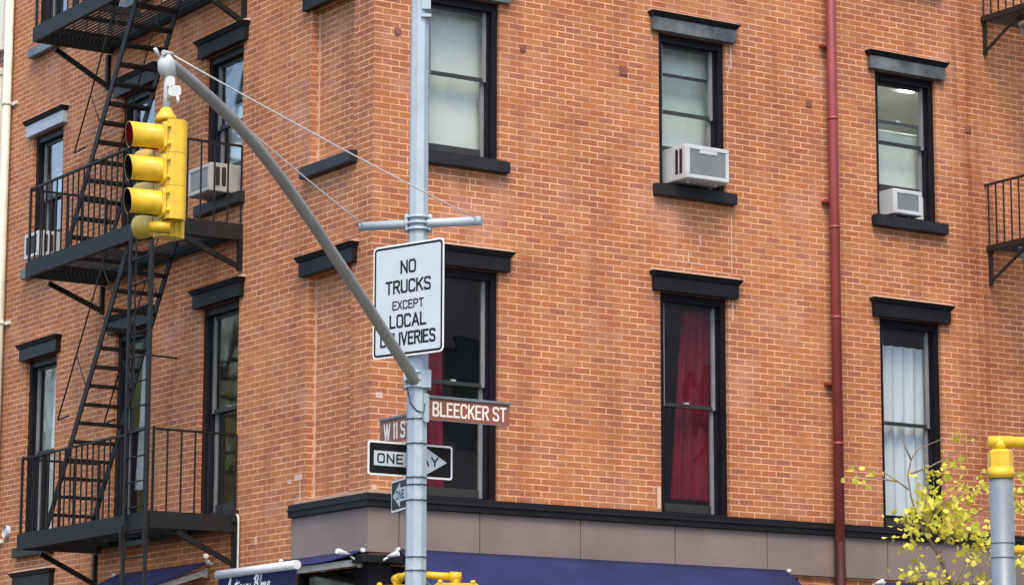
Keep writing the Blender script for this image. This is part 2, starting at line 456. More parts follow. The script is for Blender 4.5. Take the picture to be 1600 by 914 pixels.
class MB:
    def __init__(self, f=FW):
        self.bm = bmesh.new()
        self.f = f
        self.uv = None
    def box(self, u0, u1, w0, w1, z0, z1, mi=0, bev=0.0):
        f = self.f
        vs = [self.bm.verts.new(f(u, w, z)) for z in (z0, z1) for w in (w0, w1) for u in (u0, u1)]
        fs = []
        for q in ((0, 1, 3, 2), (4, 6, 7, 5), (0, 4, 5, 1), (2, 3, 7, 6), (0, 2, 6, 4), (1, 5, 7, 3)):
            fc = self.bm.faces.new([vs[i] for i in q])
            fc.material_index = mi
            fs.append(fc)
        if bev:
            es = list({e for fc in fs for e in fc.edges})
            r = bmesh.ops.bevel(self.bm, geom=es, offset=bev, segments=2, profile=0.6, affect='EDGES')
            for fc in r['faces']:
                fc.material_index = mi
        return self
    def hexa(self, pts, mi=0):
        """eight corners: bottom 4 in order, top 4 in order (facade coordinates)"""
        v = [self.bm.verts.new(self.f(*p)) for p in pts]
        for q in ((3, 2, 1, 0), (4, 5, 6, 7), (0, 1, 5, 4), (1, 2, 6, 5), (2, 3, 7, 6), (3, 0, 4, 7)):
            self.bm.faces.new([v[i] for i in q]).material_index = mi
        return self
    def tube(self, pts, r, n=12, mi=0, caps=True, smooth=True):
        P = [self.f(*p) for p in pts]
        rs = r if isinstance(r, (list, tuple)) else [r] * len(P)
        rings = []
        prev = None
        for i, p in enumerate(P):
            if i == 0: t = P[1] - P[0]
            elif i == len(P) - 1: t = P[-1] - P[-2]
            else: t = (P[i + 1] - p).normalized() + (p - P[i - 1]).normalized()
            t.normalize()
            if prev is None:
                a = Vector((0, 0, 1)) if abs(t.z) < 0.9 else Vector((1, 0, 0))
                x = t.cross(a).normalized()
            else:
                x = (prev - t * prev.dot(t)).normalized()
            prev = x
            y = t.cross(x)
            rings.append([self.bm.verts.new(p + (x * math.cos(2 * math.pi * k / n) + y * math.sin(2 * math.pi * k / n)) * rs[i]) for k in range(n)])
        for a, b in zip(rings, rings[1:]):
            for k in range(n):
                fc = self.bm.faces.new((a[k], a[(k + 1) % n], b[(k + 1) % n], b[k]))
                fc.smooth = smooth
                fc.material_index = mi
        if caps:
            self.bm.faces.new(rings[0][::-1]).material_index = mi
            self.bm.faces.new(rings[-1]).material_index = mi
        return self
    def bar(self, p, q, a, b, mi=0, upv=(0, 0, 1)):
        """rectangular bar from p to q: a = thickness across, b = height"""
        P, Q = self.f(*p), self.f(*q)
        t = (Q - P).normalized()
        U = Vector(upv)
        if abs(t.dot(U)) > 0.95: U = self.f(0, 1, 0) - self.f(0, 0, 0)
        s = t.cross(U).normalized()
        h = s.cross(t).normalized()
        c = [(-a / 2, -b / 2), (a / 2, -b / 2), (a / 2, b / 2), (-a / 2, b / 2)]
        A = [self.bm.verts.new(P + s * i + h * j) for i, j in c]
        B = [self.bm.verts.new(Q + s * i + h * j) for i, j in c]
        for k in range(4):
            self.bm.faces.new((A[k], A[(k + 1) % 4], B[(k + 1) % 4], B[k])).material_index = mi
        self.bm.faces.new(A[::-1]).material_index = mi
        self.bm.faces.new(B).material_index = mi
        return self
    def quad(self, pts, mi=0, smooth=False):
        fc = self.bm.faces.new([self.bm.verts.new(self.f(*p)) for p in pts])
        fc.material_index = mi
        fc.smooth = smooth
        return fc
    def prism(self, poly, d0, d1, place, mi=0):
        """polygon (a,b) list extruded between depths d0,d1 with place(a,b,d)->Vector"""
        A = [self.bm.verts.new(place(a, b, d0)) for a, b in poly]
        B = [self.bm.verts.new(place(a, b, d1)) for a, b in poly]
        n = len(poly)
        self.bm.faces.new(A[::-1]).material_index = mi
        self.bm.faces.new(B).material_index = mi
        for k in range(n):
            self.bm.faces.new((A[k], A[(k + 1) % n], B[(k + 1) % n], B[k])).material_index = mi
        return self
    def build_each(self, name, mats, parent=None):
        """every separate piece becomes a mesh of its own"""
        bm = self.bm
        seen, out = set(), []
        for v0 in bm.verts[:]:
            if v0 in seen: continue
            isl, st = set(), [v0]
            while st:
                v = st.pop()
                if v in isl: continue
                isl.add(v)
                st += [e.other_vert(v) for e in v.link_edges]
            seen |= isl
            nb = MB(self.f)
            mp = {v: nb.bm.verts.new(v.co) for v in isl}
            for fc in {f for v in isl for f in v.link_faces}:
                nf = nb.bm.faces.new([mp[v] for v in fc.verts])
                nf.material_index = fc.material_index
                nf.smooth = fc.smooth
            out.append(nb.build(name, mats, parent))
        bm.free()
        return out
    def build(self, name, mats, parent=None, kind=None, recalc=True):
        bm = self.bm
        if recalc:
            bmesh.ops.recalc_face_normals(bm, faces=bm.faces[:])
        org = Vector((0, 0, 0))
        p = parent
        while p is not None:
            org += p.location
            p = p.parent
        for v in bm.verts:
            v.co -= org
        me = bpy.data.meshes.new(name)
        bm.to_mesh(me)
        bm.free()
        for mm in (mats if isinstance(mats, (list, tuple)) else [mats]):
            me.materials.append(mm)
        o = bpy.data.objects.new(name, me)
        COL.objects.link(o)
        if parent: o.parent = parent
        if kind: o['kind'] = kind
        return o

def thing(name, label, cat, loc=(0, 0, 0), group=None):
    o = bpy.data.objects.new(name, None)
    COL.objects.link(o)
    o.location = loc
    o.empty_display_size = 0.2
    o['label'] = label
    o['category'] = cat
    if group: o['group'] = group
    return o

def tag(o, label, cat, group=None):
    """origin moved onto the mesh, then the thing's properties"""
    me = o.data
    c = sum((v.co for v in me.vertices), Vector()) / len(me.vertices)
    zmin = min(v.co.z for v in me.vertices)
    c.z = zmin
    for v in me.vertices: v.co -= c
    o.location = o.location + c
    o['label'] = label
    o['category'] = cat
    if group: o['group'] = group
    return o

def cvec(xc, zc, z=0):
    """camera-levelled direction (right, forward) into world"""
    return Vector((xc * math.cos(PHI) + zc * math.sin(PHI), -xc * math.sin(PHI) + zc * math.cos(PHI), z))

# ------------------------------------------------------------------ lettering (own stroke alphabet)
def arc(cx, cy, rx, ry, a0, a1, n=10):
    return [(cx + rx * math.cos(R_(a0 + (a1 - a0) * i / n)), cy + ry * math.sin(R_(a0 + (a1 - a0) * i / n))) for i in range(n + 1)]
def glyph(ch):
    W = 0.56
    if ch == 'N': return W, [[(0, 0), (0, 1)], [(0, 1), (W, 0)], [(W, 0), (W, 1)]]
    if ch == 'O': return W, [arc(W / 2, .72, W / 2, .28, 0, 180) + arc(W / 2, .28, W / 2, .28, 180, 360) + [(W, .72)]]
    if ch == 'T': return W, [[(0, 1), (W, 1)], [(W / 2, 1), (W / 2, 0)]]
    if ch == 'R': return W, [[(0, 0), (0, 1)], [(0, 1), (W * .5, 1)] + arc(W * .5, .75, W * .5, .25, 90, -90) + [(0, .5)], [(W * .5, .5), (W, 0)]]
    if ch == 'P': return W, [[(0, 0), (0, 1)], [(0, 1), (W * .5, 1)] + arc(W * .5, .74, W * .5, .26, 90, -90) + [(0, .48)]]
    if ch == 'B': return W, [[(0, 0), (0, 1)], [(0, 1), (W * .5, 1)] + arc(W * .5, .76, W * .46, .24, 90, -90) + [(0, .52)], [(0, 0), (W * .5, 0)] + arc(W * .5, .26, W * .5, .26, -90, 90) + [(0, .52)]]
    if ch == 'U': return W, [[(0, 1), (0, .28)] + arc(W / 2, .28, W / 2, .28, 180, 360) + [(W, 1)]]
    if ch == 'C': return W, [arc(W / 2, .72, W / 2, .28, 10, 180) + arc(W / 2, .28, W / 2, .28, 180, 350)]
    if ch == 'K': return W, [[(0, 0), (0, 1)], [(W, 1), (0, .38)], [(W * .36, .6), (W, 0)]]
    if ch == 'S': return W, [arc(W / 2, .75, W / 2, .25, 15, 260) + arc(W / 2, .26, W / 2, .26, 80, -165)]
    if ch == 'E': return W * .9, [[(0, 0), (0, 1)], [(0, 1), (W * .9, 1)], [(0, .52), (W * .75, .52)], [(0, 0), (W * .9, 0)]]
    if ch == 'X': return W, [[(0, 0), (W, 1)], [(0, 1), (W, 0)]]
    if ch == 'L': return W * .85, [[(0, 1), (0, 0)], [(0, 0), (W * .85, 0)]]
    if ch == 'A': return W * 1.1, [[(0, 0), (W * .55, 1)], [(W * .55, 1), (W * 1.1, 0)], [(W * .2, .33), (W * .9, .33)]]
    if ch == 'D': return W, [[(0, 0), (0, 1)], [(0, 1), (W * .45, 1)] + arc(W * .45, .72, W * .55, .28, 90, 0) + arc(W * .45, .28, W * .55, .28, 0, -90) + [(0, 0)]]
    if ch == 'I': return 0.0, [[(0, 0), (0, 1)]]
    if ch == '1': return 0.08, [[(0.08, 0), (0.08, 1)], [(0.08, 1), (0, .84)]]
    if ch == 'V': return W * 1.05, [[(0, 1), (W * .52, 0)], [(W * .52, 0), (W * 1.05, 1)]]
    if ch == 'W': return W * 1.5, [[(0, 1), (W * .38, 0)], [(W * .38, 0), (W * .75, 1)], [(W * .75, 1), (W * 1.12, 0)], [(W * 1.12, 0), (W * 1.5, 1)]]
    if ch == 'Y': return W, [[(0, 1), (W / 2, .45)], [(W, 1), (W / 2, .45)], [(W / 2, .45), (W / 2, 0)]]
    return W, []

def ribbon(bm, pts, half, place, lift):
    n = len(pts)
    L, Rr = [], []
    ext = half * 0.98
    for i, p in enumerate(pts):
        p = Vector(p)
        if i == 0: d = (Vector(pts[1]) - p).normalized()
        elif i == n - 1: d = (p - Vector(pts[-2])).normalized()
        else: d = ((p - Vector(pts[i - 1])).normalized() + (Vector(pts[i + 1]) - p).normalized()).normalized()
        if i == 0: p = p - d * ext
        if i == n - 1: p = p + d * ext
        nn = Vector((-d.y, d.x)) * half
        if 0 < i < n - 1:
            c = d.dot((p - Vector(pts[i - 1])).normalized())
            nn /= max(0.55, c)
        L.append(bm.verts.new(place(p.x + nn.x, p.y + nn.y, lift)))
        Rr.append(bm.verts.new(place(p.x - nn.x, p.y - nn.y, lift)))
    for i in range(n - 1):
        bm.faces.new((L[i], Rr[i], Rr[i + 1], L[i + 1]))

def text_bm(mb, s, height, stroke, place, cx=0.0, by=0.0, gap=0.24, xs=1.0, shear=0.0, lift=0.0):
    """place(a,b,d): a right, b up, d outwards; the strokes lie 0.3 mm steps apart so none share a plane"""
    adv, x = [], 0.0
    h = height
    for ch in s:
        if ch == ' ':
            x += 0.34 * xs
            continue
        wd, st = glyph(ch)
        adv.append((x, st))
        x += (wd + gap) * xs
    total = (x - gap * xs) * h
    k = 0
    for gx, st in adv:
        for pl in st:
            pts = [(((gx + px * xs) * h) - total / 2 + cx + shear * py * h, by + py * h) for px, py in pl]
            pts = [(a, min(max(b, by + stroke * 0.5), by + h - stroke * 0.5)) for a, b in pts]
            ribbon(mb.bm, pts, stroke / 2, place, lift + 0.0002 * (k % 5))
            k += 1

def rrect(w, h, r, n=5):
    out = []
    for cx, cy, a in ((w / 2 - r, h / 2 - r, 0), (-w / 2 + r, h / 2 - r, 90), (-w / 2 + r, -h / 2 + r, 180), (w / 2 - r, -h / 2 + r, 270)):
        for i in range(n + 1):
            t = R_(a + 90 * i / n)
            out.append((cx + r * math.cos(t), cy + r * math.sin(t)))
    return out
def ring(mb, w, h, r, t, place, d0, d1, mi=0):
    A = rrect(w, h, r)
    B = rrect(w - 2 * t, h - 2 * t, max(0.004, r - t))
    n = len(A)
    va = [mb.bm.verts.new(place(a, b, d1)) for a, b in A]
    vb = [mb.bm.verts.new(place(a, b, d1)) for a, b in B]
    for k in range(n):
        mb.bm.faces.new((va[k], va[(k + 1) % n], vb[(k + 1) % n], vb[k])).material_index = mi

# ------------------------------------------------------------------ ground
g = MB()
g.quad([(-400, -400, 0), (400, -400, 0), (400, 400, 0), (-400, 400, 0)])
g.build('road', M['asphalt'], kind='structure')
def pavement(name, poly, h=0.14):
    m = MB()
    m.prism(poly, 0.0, h, lambda a, b, d: Vector((a, b, d)))
    m.build(name, M['concrete'], kind='structure')
    k = MB()
    n = len(poly)
    for i in range(n):
        a, b = Vector((*poly[i], 0)), Vector((*poly[(i + 1) % n], 0))
        if (b - a).length < 0.05: continue
        k.bar((a.x, a.y, h / 2 + 0.004), (b.x, b.y, h / 2 + 0.004), 0.15, h + 0.006)
    k.build(name + '_kerb', M['kerb'], kind='structure')
rc = [(-2.6 + 1.6 - 1.6 * math.cos(R_(a)), -5.4 + 1.6 - 1.6 * math.sin(R_(a))) for a in range(0, 91, 15)]
pavement('pavement', [(-2.6, 120)] + rc + [(120, -5.4), (120, 120)])
pavement('far_pavement', [(-80, -60), (-5.6, -60), (-5.6, -16.6), (-6.2, -16.2), (-80, -16.2)])
cw = MB()
for i in range(9):
    cw.quad([(-1.4 + i * 0.75 - 1, -15.4, 0.004), (-1.05 + i * 0.75 - 1, -15.4, 0.004), (-1.05 + i * 0.75 - 1, -6.0, 0.004), (-1.4 + i * 0.75 - 1, -6.0, 0.004)])
cw.build('road_marking', M['paint_white'], kind='structure')

# ------------------------------------------------------------------ the brick building
BLD = thing('brick_building', 'orange brick corner building with black window trim and two street facades', 'building', (0, 0, 0))
TOP = 16.2
# column centres of the openings on each facade; sill and head heights per storey
RC = [1.18, 4.49, 7.90]
LC = [3.71, 6.18, 9.05]
BLIND = 0.97
HW = 0.505
Z2R, Z2L, Z3, Z4 = (4.88, 7.54), (4.95, 7.54), (8.85, 10.74), (12.04, 13.93)

def facade(mb, f, u0, u1, z0, z1, holes, depth, uvs, skip=()):
    """wall sheet with rectangular holes and their brick reveals"""
    bm = mb.bm
    uvl = bm.loops.layers.uv.verify()
    us = sorted({u0, u1, *[h[0] for h in holes], *[h[1] for h in holes]})
    zs = sorted({z0, z1, *[h[2] for h in holes], *[h[3] for h in holes]})
    def face(pts, uv):
        fc = bm.faces.new([bm.verts.new(f(*p)) for p in pts])
        for l, c in zip(fc.loops, uv): l[uvl].uv = c
    for i in range(len(us) - 1):
        for j in range(len(zs) - 1):
            a, b, c, d = us[i], us[i + 1], zs[j], zs[j + 1]
            if any(h[0] - 1e-6 <= a and b <= h[1] + 1e-6 and h[2] - 1e-6 <= c and d <= h[3] + 1e-6 for h in holes): continue
            face([(a, 0, c), (b, 0, c), (b, 0, d), (a, 0, d)], [(uvs * a, c), (uvs * b, c), (uvs * b, d), (uvs * a, d)])
    for h in holes:
        a, b, c, d = h[:4]
        dp = -(h[4] if len(h) > 4 else depth)
        face([(a, 0, c), (a, dp, c), (a, dp, d), (a, 0, d)], [(uvs * a, c), (uvs * a + dp, c), (uvs * a + dp, d), (uvs * a, d)])
        face([(b, 0, c), (b, dp, c), (b, dp, d), (b, 0, d)], [(uvs * b, c), (uvs * b - dp, c), (uvs * b - dp, d), (uvs * b, d)])
        face([(a, 0, d), (b, 0, d), (b, dp, d), (a, dp, d)], [(uvs * a, d), (uvs * b, d), (uvs * b, d + dp), (uvs * a, d + dp)])
        face([(a, 0, c), (b, 0, c), (b, dp, c), (a, dp, c)], [(uvs * a, c), (uvs * b, c), (uvs * b, c - dp), (uvs * a, c - dp)])

rh = [(c - HW, c + HW, *z) for c in RC for z in (Z2R, Z3, Z4)]
rh.append((0.25, 5.95, 0.35, 4.10, 0.25))
lh = [(c - HW, c + HW, *z) for c in LC for z in (Z2L, Z3, Z4)]
lh += [(BLIND - 0.5, BLIND + 0.5, *z, 0.105) for z in (Z2R, Z3, Z4)]
lh.append((0.25, 1.70, 0.35, 4.10, 0.25))
lh += [(c - HW, c + HW, 1.9, 4.36) for c in (9.05,)]
wm = MB()
facade(wm, FR, 0.0, 22.0, 0.0, TOP, rh, 0.22, 1.0)
facade(wm, FL, 0.0, 10.45, 0.0, TOP, lh, 0.22, -1.0)
# back walls and roof close the volume
for pts in ([(22, 0, 0), (22, 10.45, 0), (22, 10.45, TOP), (22, 0, TOP)], [(0, 10.45, 0), (22, 10.45, 0), (22, 10.45, TOP), (0, 10.45, TOP)],
            [(0, 0, TOP), (22, 0, TOP), (22, 10.45, TOP), (0, 10.45, TOP)]):
    wm.quad(pts)
wm.build('wall', M['brick'], BLD, recalc=False)

# inner floors and partitions (seen dimly through the panes)
im = MB()
for z in (4.55, 7.95, 11.25, 14.4):
    im.box(0.30, 21.7, 0.35, 10.1, z, z + 0.12)
im.box(0.30, 21.7, 3.4, 3.5, 4.67, 14.4)
im.box(2.85, 2.93, 0.30, 3.4, 4.67, 14.4)
im.box(6.30, 6.38, 0.30, 3.4, 4.67, 14.4)
im.box(10.5, 10.58, 0.30, 3.4, 4.67, 14.4)
im.box(2.35, 2.43, 3.5, 10.1, 4.67, 14.4)
for yy in (5.0, 7.6):
    im.box(0.30, 2.35, yy, yy + 0.08, 4.67, 14.4)
im.build('interior_partition', M['interior'], BLD)
pm = MB()          # the one bright room
pm.box(6.385, 6.40, 0.30, 3.38, 8.08, 11.24)
pm.box(10.48, 10.495, 0.30, 3.38, 8.08, 11.24)
pm.box(6.40, 10.48, 3.37, 3.39, 8.08, 11.24)
pm.box(6.40, 10.48, 0.30, 3.37, 10.90, 10.92)
pm.box(8.75, 8.95, 1.9, 3.37, 8.08, 10.90)
pm.build('bright_room_lining', M['interior_pale'], BLD)
lp = MB()
lp.box(8.20, 8.50, 0.66, 0.98, 10.888, 10.899)
lp.box(8.78, 9.00, 0.72, 1.16, 10.888, 10.899)
lp.build_each('ceiling_lamp', M['lamp_panel'], BLD)

def lintel(f, parent, c, z0, z1, hw, mt, lab=None):
    m = MB(f)
    m.box(c - hw, c + hw, -0.02, 0.075, z0, z1 - 0.062, 0, 0.006)
    # moulded cap flaring outwards
    a, b = hw + 0.01, hw + 0.045
    m.hexa([(c - a, -0.02, z1 - 0.060), (c + a, -0.02, z1 - 0.060), (c + a, 0.085, z1 - 0.060), (c - a, 0.085, z1 - 0.060),
            (c - b, -0.02, z1), (c + b, -0.02, z1), (c + b, 0.125, z1), (c - b, 0.125, z1)], 1)
    m.hexa([(c - b, 0.0, z1 + .002), (c + b, 0.0, z1 + .002), (c + b, 0.118, z1 + .002), (c - b, 0.118, z1 + .002),
            (c - b + .01, -0.005, z1 + .042), (c + b - .01, -0.005, z1 + .042), (c + b - .01, 0.02, z1 + .042), (c - b + .01, 0.02, z1 + .042)], 2)
    o = m.build('lintel', [mt, M['black'], M['mortar_wash']], parent)
    if lab: o['label'] = lab
    return o
def sill(f, parent, c, z0, z1, hw, mt, w=0.10):
    m = MB(f)
    m.hexa([(c - hw, -0.2, z0), (c + hw, -0.2, z0), (c + hw, w, z0), (c - hw, w, z0),
            (c - hw, -0.2, z1 + 0.012), (c + hw, -0.2, z1 + 0.012), (c + hw, w, z1 - 0.012), (c - hw, w, z1 - 0.012)])
    bmesh.ops.bevel(m.bm, geom=m.bm.edges[:], offset=0.008, segments=2, affect='EDGES')
    return m.build('window_sill', M['sill'] if mt is BK else mt, parent)

def sash(f, parent, name, c, z0, z1, w, hw, mt, rail_top=0.035, rail_bot=0.045, stile=0.045, latch=False, mtr=None):
    m = MB(f)
    d = 0.035
    m.box(c - hw, c - hw + stile, w - d, w, z0, z1)
    m.box(c + hw - stile, c + hw, w - d, w, z0, z1)
    m.box(c - hw + stile, c + hw - stile, w - d, w - 0.003, z1 - rail_top, z1, 1)
    m.box(c - hw + stile, c + hw - stile, w - d, w - 0.003, z0, z0 + rail_bot, 1)
    if latch:
        m.box(c - 0.03, c + 0.03, w - 0.03, w + 0.012, z1 - 0.002, z1 + 0.02, 2)
    o = m.build(name, [mt, mtr or M['sash_dark'], M['white_metal']], parent)
    p = MB(f)
    ww = w - d / 2
    p.quad([(c - hw + stile - .004, ww, z0 + rail_bot - .004), (c + hw - stile + .004, ww, z0 + rail_bot - .004), (c + hw - stile + .004, ww, z1 - rail_top + .004), (c - hw + stile - .004, ww, z1 - rail_top + .004)])
    p.build('pane', M['side_glass'] if f is FL else M['glass'], parent)

def window(f, c, z0, z1, upper, lower, lm, sm, sillp=True, lab=None, smt=None, bottom=0.11, lint_lab=None, lh=0.23):
    """casing + two sashes + lintel + sill; upper/lower = (z0,z1)"""
    m = MB(f)
    hw = HW - 0.003
    m.box(c - hw, c - hw + 0.075, -0.215, -0.045, z0, z1)
    m.box(c + hw - 0.075, c + hw, -0.215, -0.045, z0, z1)
    m.box(c - hw + 0.075, c + hw - 0.075, -0.215, -0.050, z1 - 0.10, z1)
    m.box(c - hw + 0.075, c + hw - 0.075, -0.215, -0.055, z0, z0 + 0.035)
    # narrow stop beads
    m.box(c - hw + 0.076, c - hw + 0.10, -0.212, -0.10, z0 + 0.035, z1 - 0.101)
    m.box(c + hw - 0.10, c + hw - 0.076, -0.212, -0.10, z0 + 0.035, z1 - 0.101)
    o = m.build('window', M['casing'], BLD)
    if lab: o['label'] = lab
    gs = smt or M['sash_grey']
    sash(f, o, 'upper_sash', c, upper[0], upper[1], -0.125, HW - 0.105, gs, rail_top=0.05)
    sash(f, o, 'lower_sash', c, lower[0], lower[1], -0.168, HW - 0.105, gs, rail_bot=bottom, latch=True)
    lintel(f, o, c, z1, z1 + lh, 0.625, lm, lint_lab)
    if sillp: sill(f, o, c, z0 - 0.15, z0, 0.605, sm)
    return o

BK = M['black']
LG = M['lintel_grey']
# right facade
window(FR, RC[0], *Z2R, (6.20, 7.44), (4.915, 6.25), BK, BK, False)
window(FR, RC[1], *Z2R, (6.18, 7.44), (4.915, 6.23), BK, BK, False)
window(FR, RC[2], *Z2R, (6.20, 7.44), (4.915, 6.25), BK, BK, False)
window(FR, RC[0], *Z3, (9.80, 10.64), (8.885, 9.85), LG, BK)
window(FR, RC[1], *Z3, (9.77, 10.64), (9.315, 10.29), LG, BK, lint_lab='peeling grey lintel', bottom=0.06)
window(FR, RC[2], *Z3, (9.82, 10.64), (9.205, 10.15), LG, BK, lint_lab='weathered grey lintel', bottom=0.10)
for c in RC: window(FR, c, *Z4, (12.98, 13.83), (12.075, 13.03), LG, LG)
# left facade
window(FL, LC[0], *Z2L, (6.22, 7.44), (4.985, 6.27), BK, BK)
window(FL, LC[1], *Z2L, (6.22, 7.44), (4.985, 6.27), BK, BK)
window(FL, LC[2], *Z2L, (6.22, 7.44), (4.985, 6.27), BK, BK)
window(FL, LC[0], *Z3, (9.80, 10.64), (9.22, 9.85), BK, BK)
window(FL, LC[1], *Z3, (9.80, 10.64), (8.885, 9.85), BK, BK)
window(FL, LC[2], *Z3, (9.80, 10.64), (9.24, 10.20), M['lintel_blue'], LG, lint_lab='pale blue grey lintel')
for c in LC: window(FL, c, *Z4, (12.98, 13.83), (12.075, 13.03), LG, LG)
window(FL, 9.05, 1.9, 4.36, (3.15, 4.26), (1.935, 3.2), BK, BK)
# bricked-up openings on the left facade
for zi, z in enumerate((Z2R, Z3, Z4)):
    m = MB(FL)
    uvl = m.bm.loops.layers.uv.verify()
    fc = m.quad([(BLIND - .5, -.105, z[0]), (BLIND + .5, -.105, z[0]), (BLIND + .5, -.105, z[1]), (BLIND - .5, -.105, z[1])])
    for l, c in zip(fc.loops, ((-(BLIND - .5), z[0]), (-(BLIND + .5), z[0]), (-(BLIND + .5), z[1]), (-(BLIND - .5), z[1]))): l[uvl].uv = (c[0] + 0.05, c[1])
    o = m.build('blind_window', M['brick'], BLD, recalc=False)
    lintel(FL, o, BLIND, z[1], z[1] + 0.23, 0.625, BK)
    if zi: sill(FL, o, BLIND, z[0] - 0.15, z[0], 0.605, BK)
    c = MB(FL)
    c.box(BLIND + .5 - .022, BLIND + .5 - .002, -.104, -.092, z[0] + .02, z[1] - .01)
    c.build('caulk_joint', M['caulk'], o)

# storey band and shopfront fascia
def band(name, z0, z1, w, mt, ul, ur, bev=0.006):
    m = MB()
    m.box(-w, ur, -w, -0.001, z0, z1, 0, bev)
    m.box(-w, -0.001, 0.0, ul, z0, z1, 0, bev)
    return m.build(name, mt, BLD)
band('storey_band', 4.735, 4.885, 0.095, BK, 1.72, 22)
m = MB()
m.box(-0.108, 22, -0.108, -0.001, 4.80, 4.83, 0, 0.008)
m.box(-0.108, -0.001, 0.0, 1.725, 4.80, 4.83, 0, 0.008)
m.build('band_moulding', BK, BLD)
band('mortar_strip', 4.888, 4.925, 0.03, M['mortar_wash'], 1.70, 0.5)
m = MB()
edges = [-0.05, 0.35, 1.413, 2.79, 4.146, 5.52, 7.41, 8.8, 10.2, 11.6, 13.0, 14.4]
for a, b in zip(edges, edges[1:]):
    m.box(a + (0.006 if a > 0 else 0), b - 0.006, -0.05, -0.002, 4.235, 4.733, 0, 0.003)
m.build_each('fascia_panel', M['fascia'], BLD)
m = MB()
m.box(-0.05, -0.002, 0.0, 1.70, 4.235, 4.733, 0, 0.003)
m.build_each('fascia_panel', M['fascia'], BLD)
m = MB()
m.box(-0.16, 5.9, -0.16, -0.001, 4.11, 4.20, 0, 0.01)
m.box(-0.16, -0.001, 0.0, 1.72, 4.11, 4.20, 0, 0.01)
m.build('shopfront_cornice', BK, BLD)
m = MB()
m.box(-0.03, 0.26, -0.03, -0.001, 0.16, 4.105)
m.box(-0.03, -0.001, 0.0, 0.26, 0.16, 4.105)
m.build('shop_corner_pier', BK, BLD)
m = MB()
m.box(0.27, 5.93, 0.10, 0.13, 0.35, 4.08)
m.box(0.10, 0.13, 0.27, 1.68, 0.35, 4.08)
m.build('shop_window', M['shop_glass'], BLD)
m = MB()
for x in (0.27, 1.68, 3.1, 4.5, 5.87):
    m.box(x, x + 0.06, 0.05, 0.0995, 0.35, 4.08)
for y in (0.27, 1.62):
    m.box(0.05, 0.0995, y, y + 0.06, 0.35, 4.08)
m.build_each('shop_mullion', BK, BLD)
# painted-over anchor plates and small scars on the brick
for x, z, s in ((3.457, 10.179, .055), (2.013, 10.247, .04), (6.305, 10.153, .045), (8.96, 10.16, .045), (0.30, 10.20, .04)):
    m = MB(FR)
    m.box(x - s, x + s, 0.0, 0.014, z - s, z + s, 0, 0.004)
    m.build('anchor_plate', M['plate'], BLD)
def scar(f, rects):
    m = MB(f)
    for a, b, c, d in rects: m.box(a, b, -0.002, 0.004, c, d)
    m.build_each('pale_repair', M['caulk'], BLD)
scar(FR, [(5.060, 5.072, 7.86, 8.60), (5.058, 5.082, 7.28, 7.56), (5.075, 5.092, 10.42, 10.75), (5.045, 5.056, 10.34, 10.48)])
scar(FR, [(0.06, 0.15, 5.955, 6.02), (0.02, 0.08, 4.93, 4.985), (3.925, 3.972, 4.93, 5.20)])
scar(FR, [(1.28, 1.292, 8.44, 8.60), (1.30, 1.315, 8.24, 8.36), (4.58, 4.60, 8.14, 8.29), (4.40, 4.42, 7.93, 8.06), (4.42, 4.6, 7.92, 7.935)])
scar(FL, [(1.56, 1.74, 5.175, 5.245), (1.60, 1.615, 4.90, 5.17), (1.82, 1.90, 5.15, 5.20), (2.64, 2.70, 4.50, 4.60)])

# ------------------------------------------------------------------ curtains, shades
def drape(f, name, u0t, u1t, u0b, u1b, z0, z1, w, amp, waves, mt, label, cat, group=None, nu=40, nz=14, wavy_top=0.0):
    m = MB(f)
    rows = []
    ph = random.random() * 6
    for j in range(nz + 1):
        t = j / nz
        a = u0b + (u0t - u0b) * t
        b = u1b + (u1t - u1b) * t
        row = []
        for i in range(nu + 1):
            s = i / nu
            x = a + (b - a) * s
            dw = amp * (math.sin(s * waves * 2 * math.pi + ph + 0.5 * math.sin(3 * t)) + 0.35 * math.sin(s * waves * 4.3 * math.pi + ph * 2 + t))
            zz = z0 + (z1 - z0) * t + (wavy_top * math.sin(s * waves * 2 * math.pi + 1) * t)
            row.append(m.bm.verts.new(f(x, w + dw, zz)))
        rows.append(row)
    for j in range(nz):
        for i in range(nu):
            fc = m.bm.faces.new((rows[j][i], rows[j][i + 1], rows[j + 1][i + 1], rows[j + 1][i]))
            fc.smooth = True
    return tag(m.build(name, mt, recalc=False), label, cat, group)
RED = M['curtain_red']
drape(FR, 'curtain', 4.52, 4.93, 4.33, 4.93, 5.10, 7.50, -0.29, 0.028, 4, RED, 'dark red curtain gathered at the right of the middle lower window', 'curtain', 'dark red curtains')
drape(FR, 'curtain', 0.76, 1.09, 0.76, 1.14, 4.98, 7.50, -0.29, 0.025, 3, RED, 'dark red curtain in the window just behind the silver traffic pole', 'curtain', 'dark red curtains')
drape(FL, 'curtain', 3.28, 3.78, 3.28, 3.72, 5.08, 6.9, -0.30, 0.025, 3, RED, 'dark red curtain in the left facade window behind the lowest landing railing', 'curtain', 'dark red curtains')
drape(FR, 'curtain', 7.45, 8.36, 7.45, 8.36, 5.08, 7.24, -0.27, 0.020, 5, M['curtain_white'], 'white curtain filling the lower window behind the yellow tree', 'curtain', wavy_top=0.005)
drape(FL, 'curtain', 8.6, 9.2, 8.6, 9.45, 5.02, 7.45, -0.30, 0.02, 4, M['curtain_lace'], 'grey lace curtain in the lower left window next to the cream downpipe', 'curtain')
drape(FL, 'curtain', 5.72, 6.45, 5.72, 6.62, 5.5, 7.45, -0.30, 0.02, 4, M['curtain_white'], 'pale curtain in the lower window behind the fire escape ladder', 'curtain')
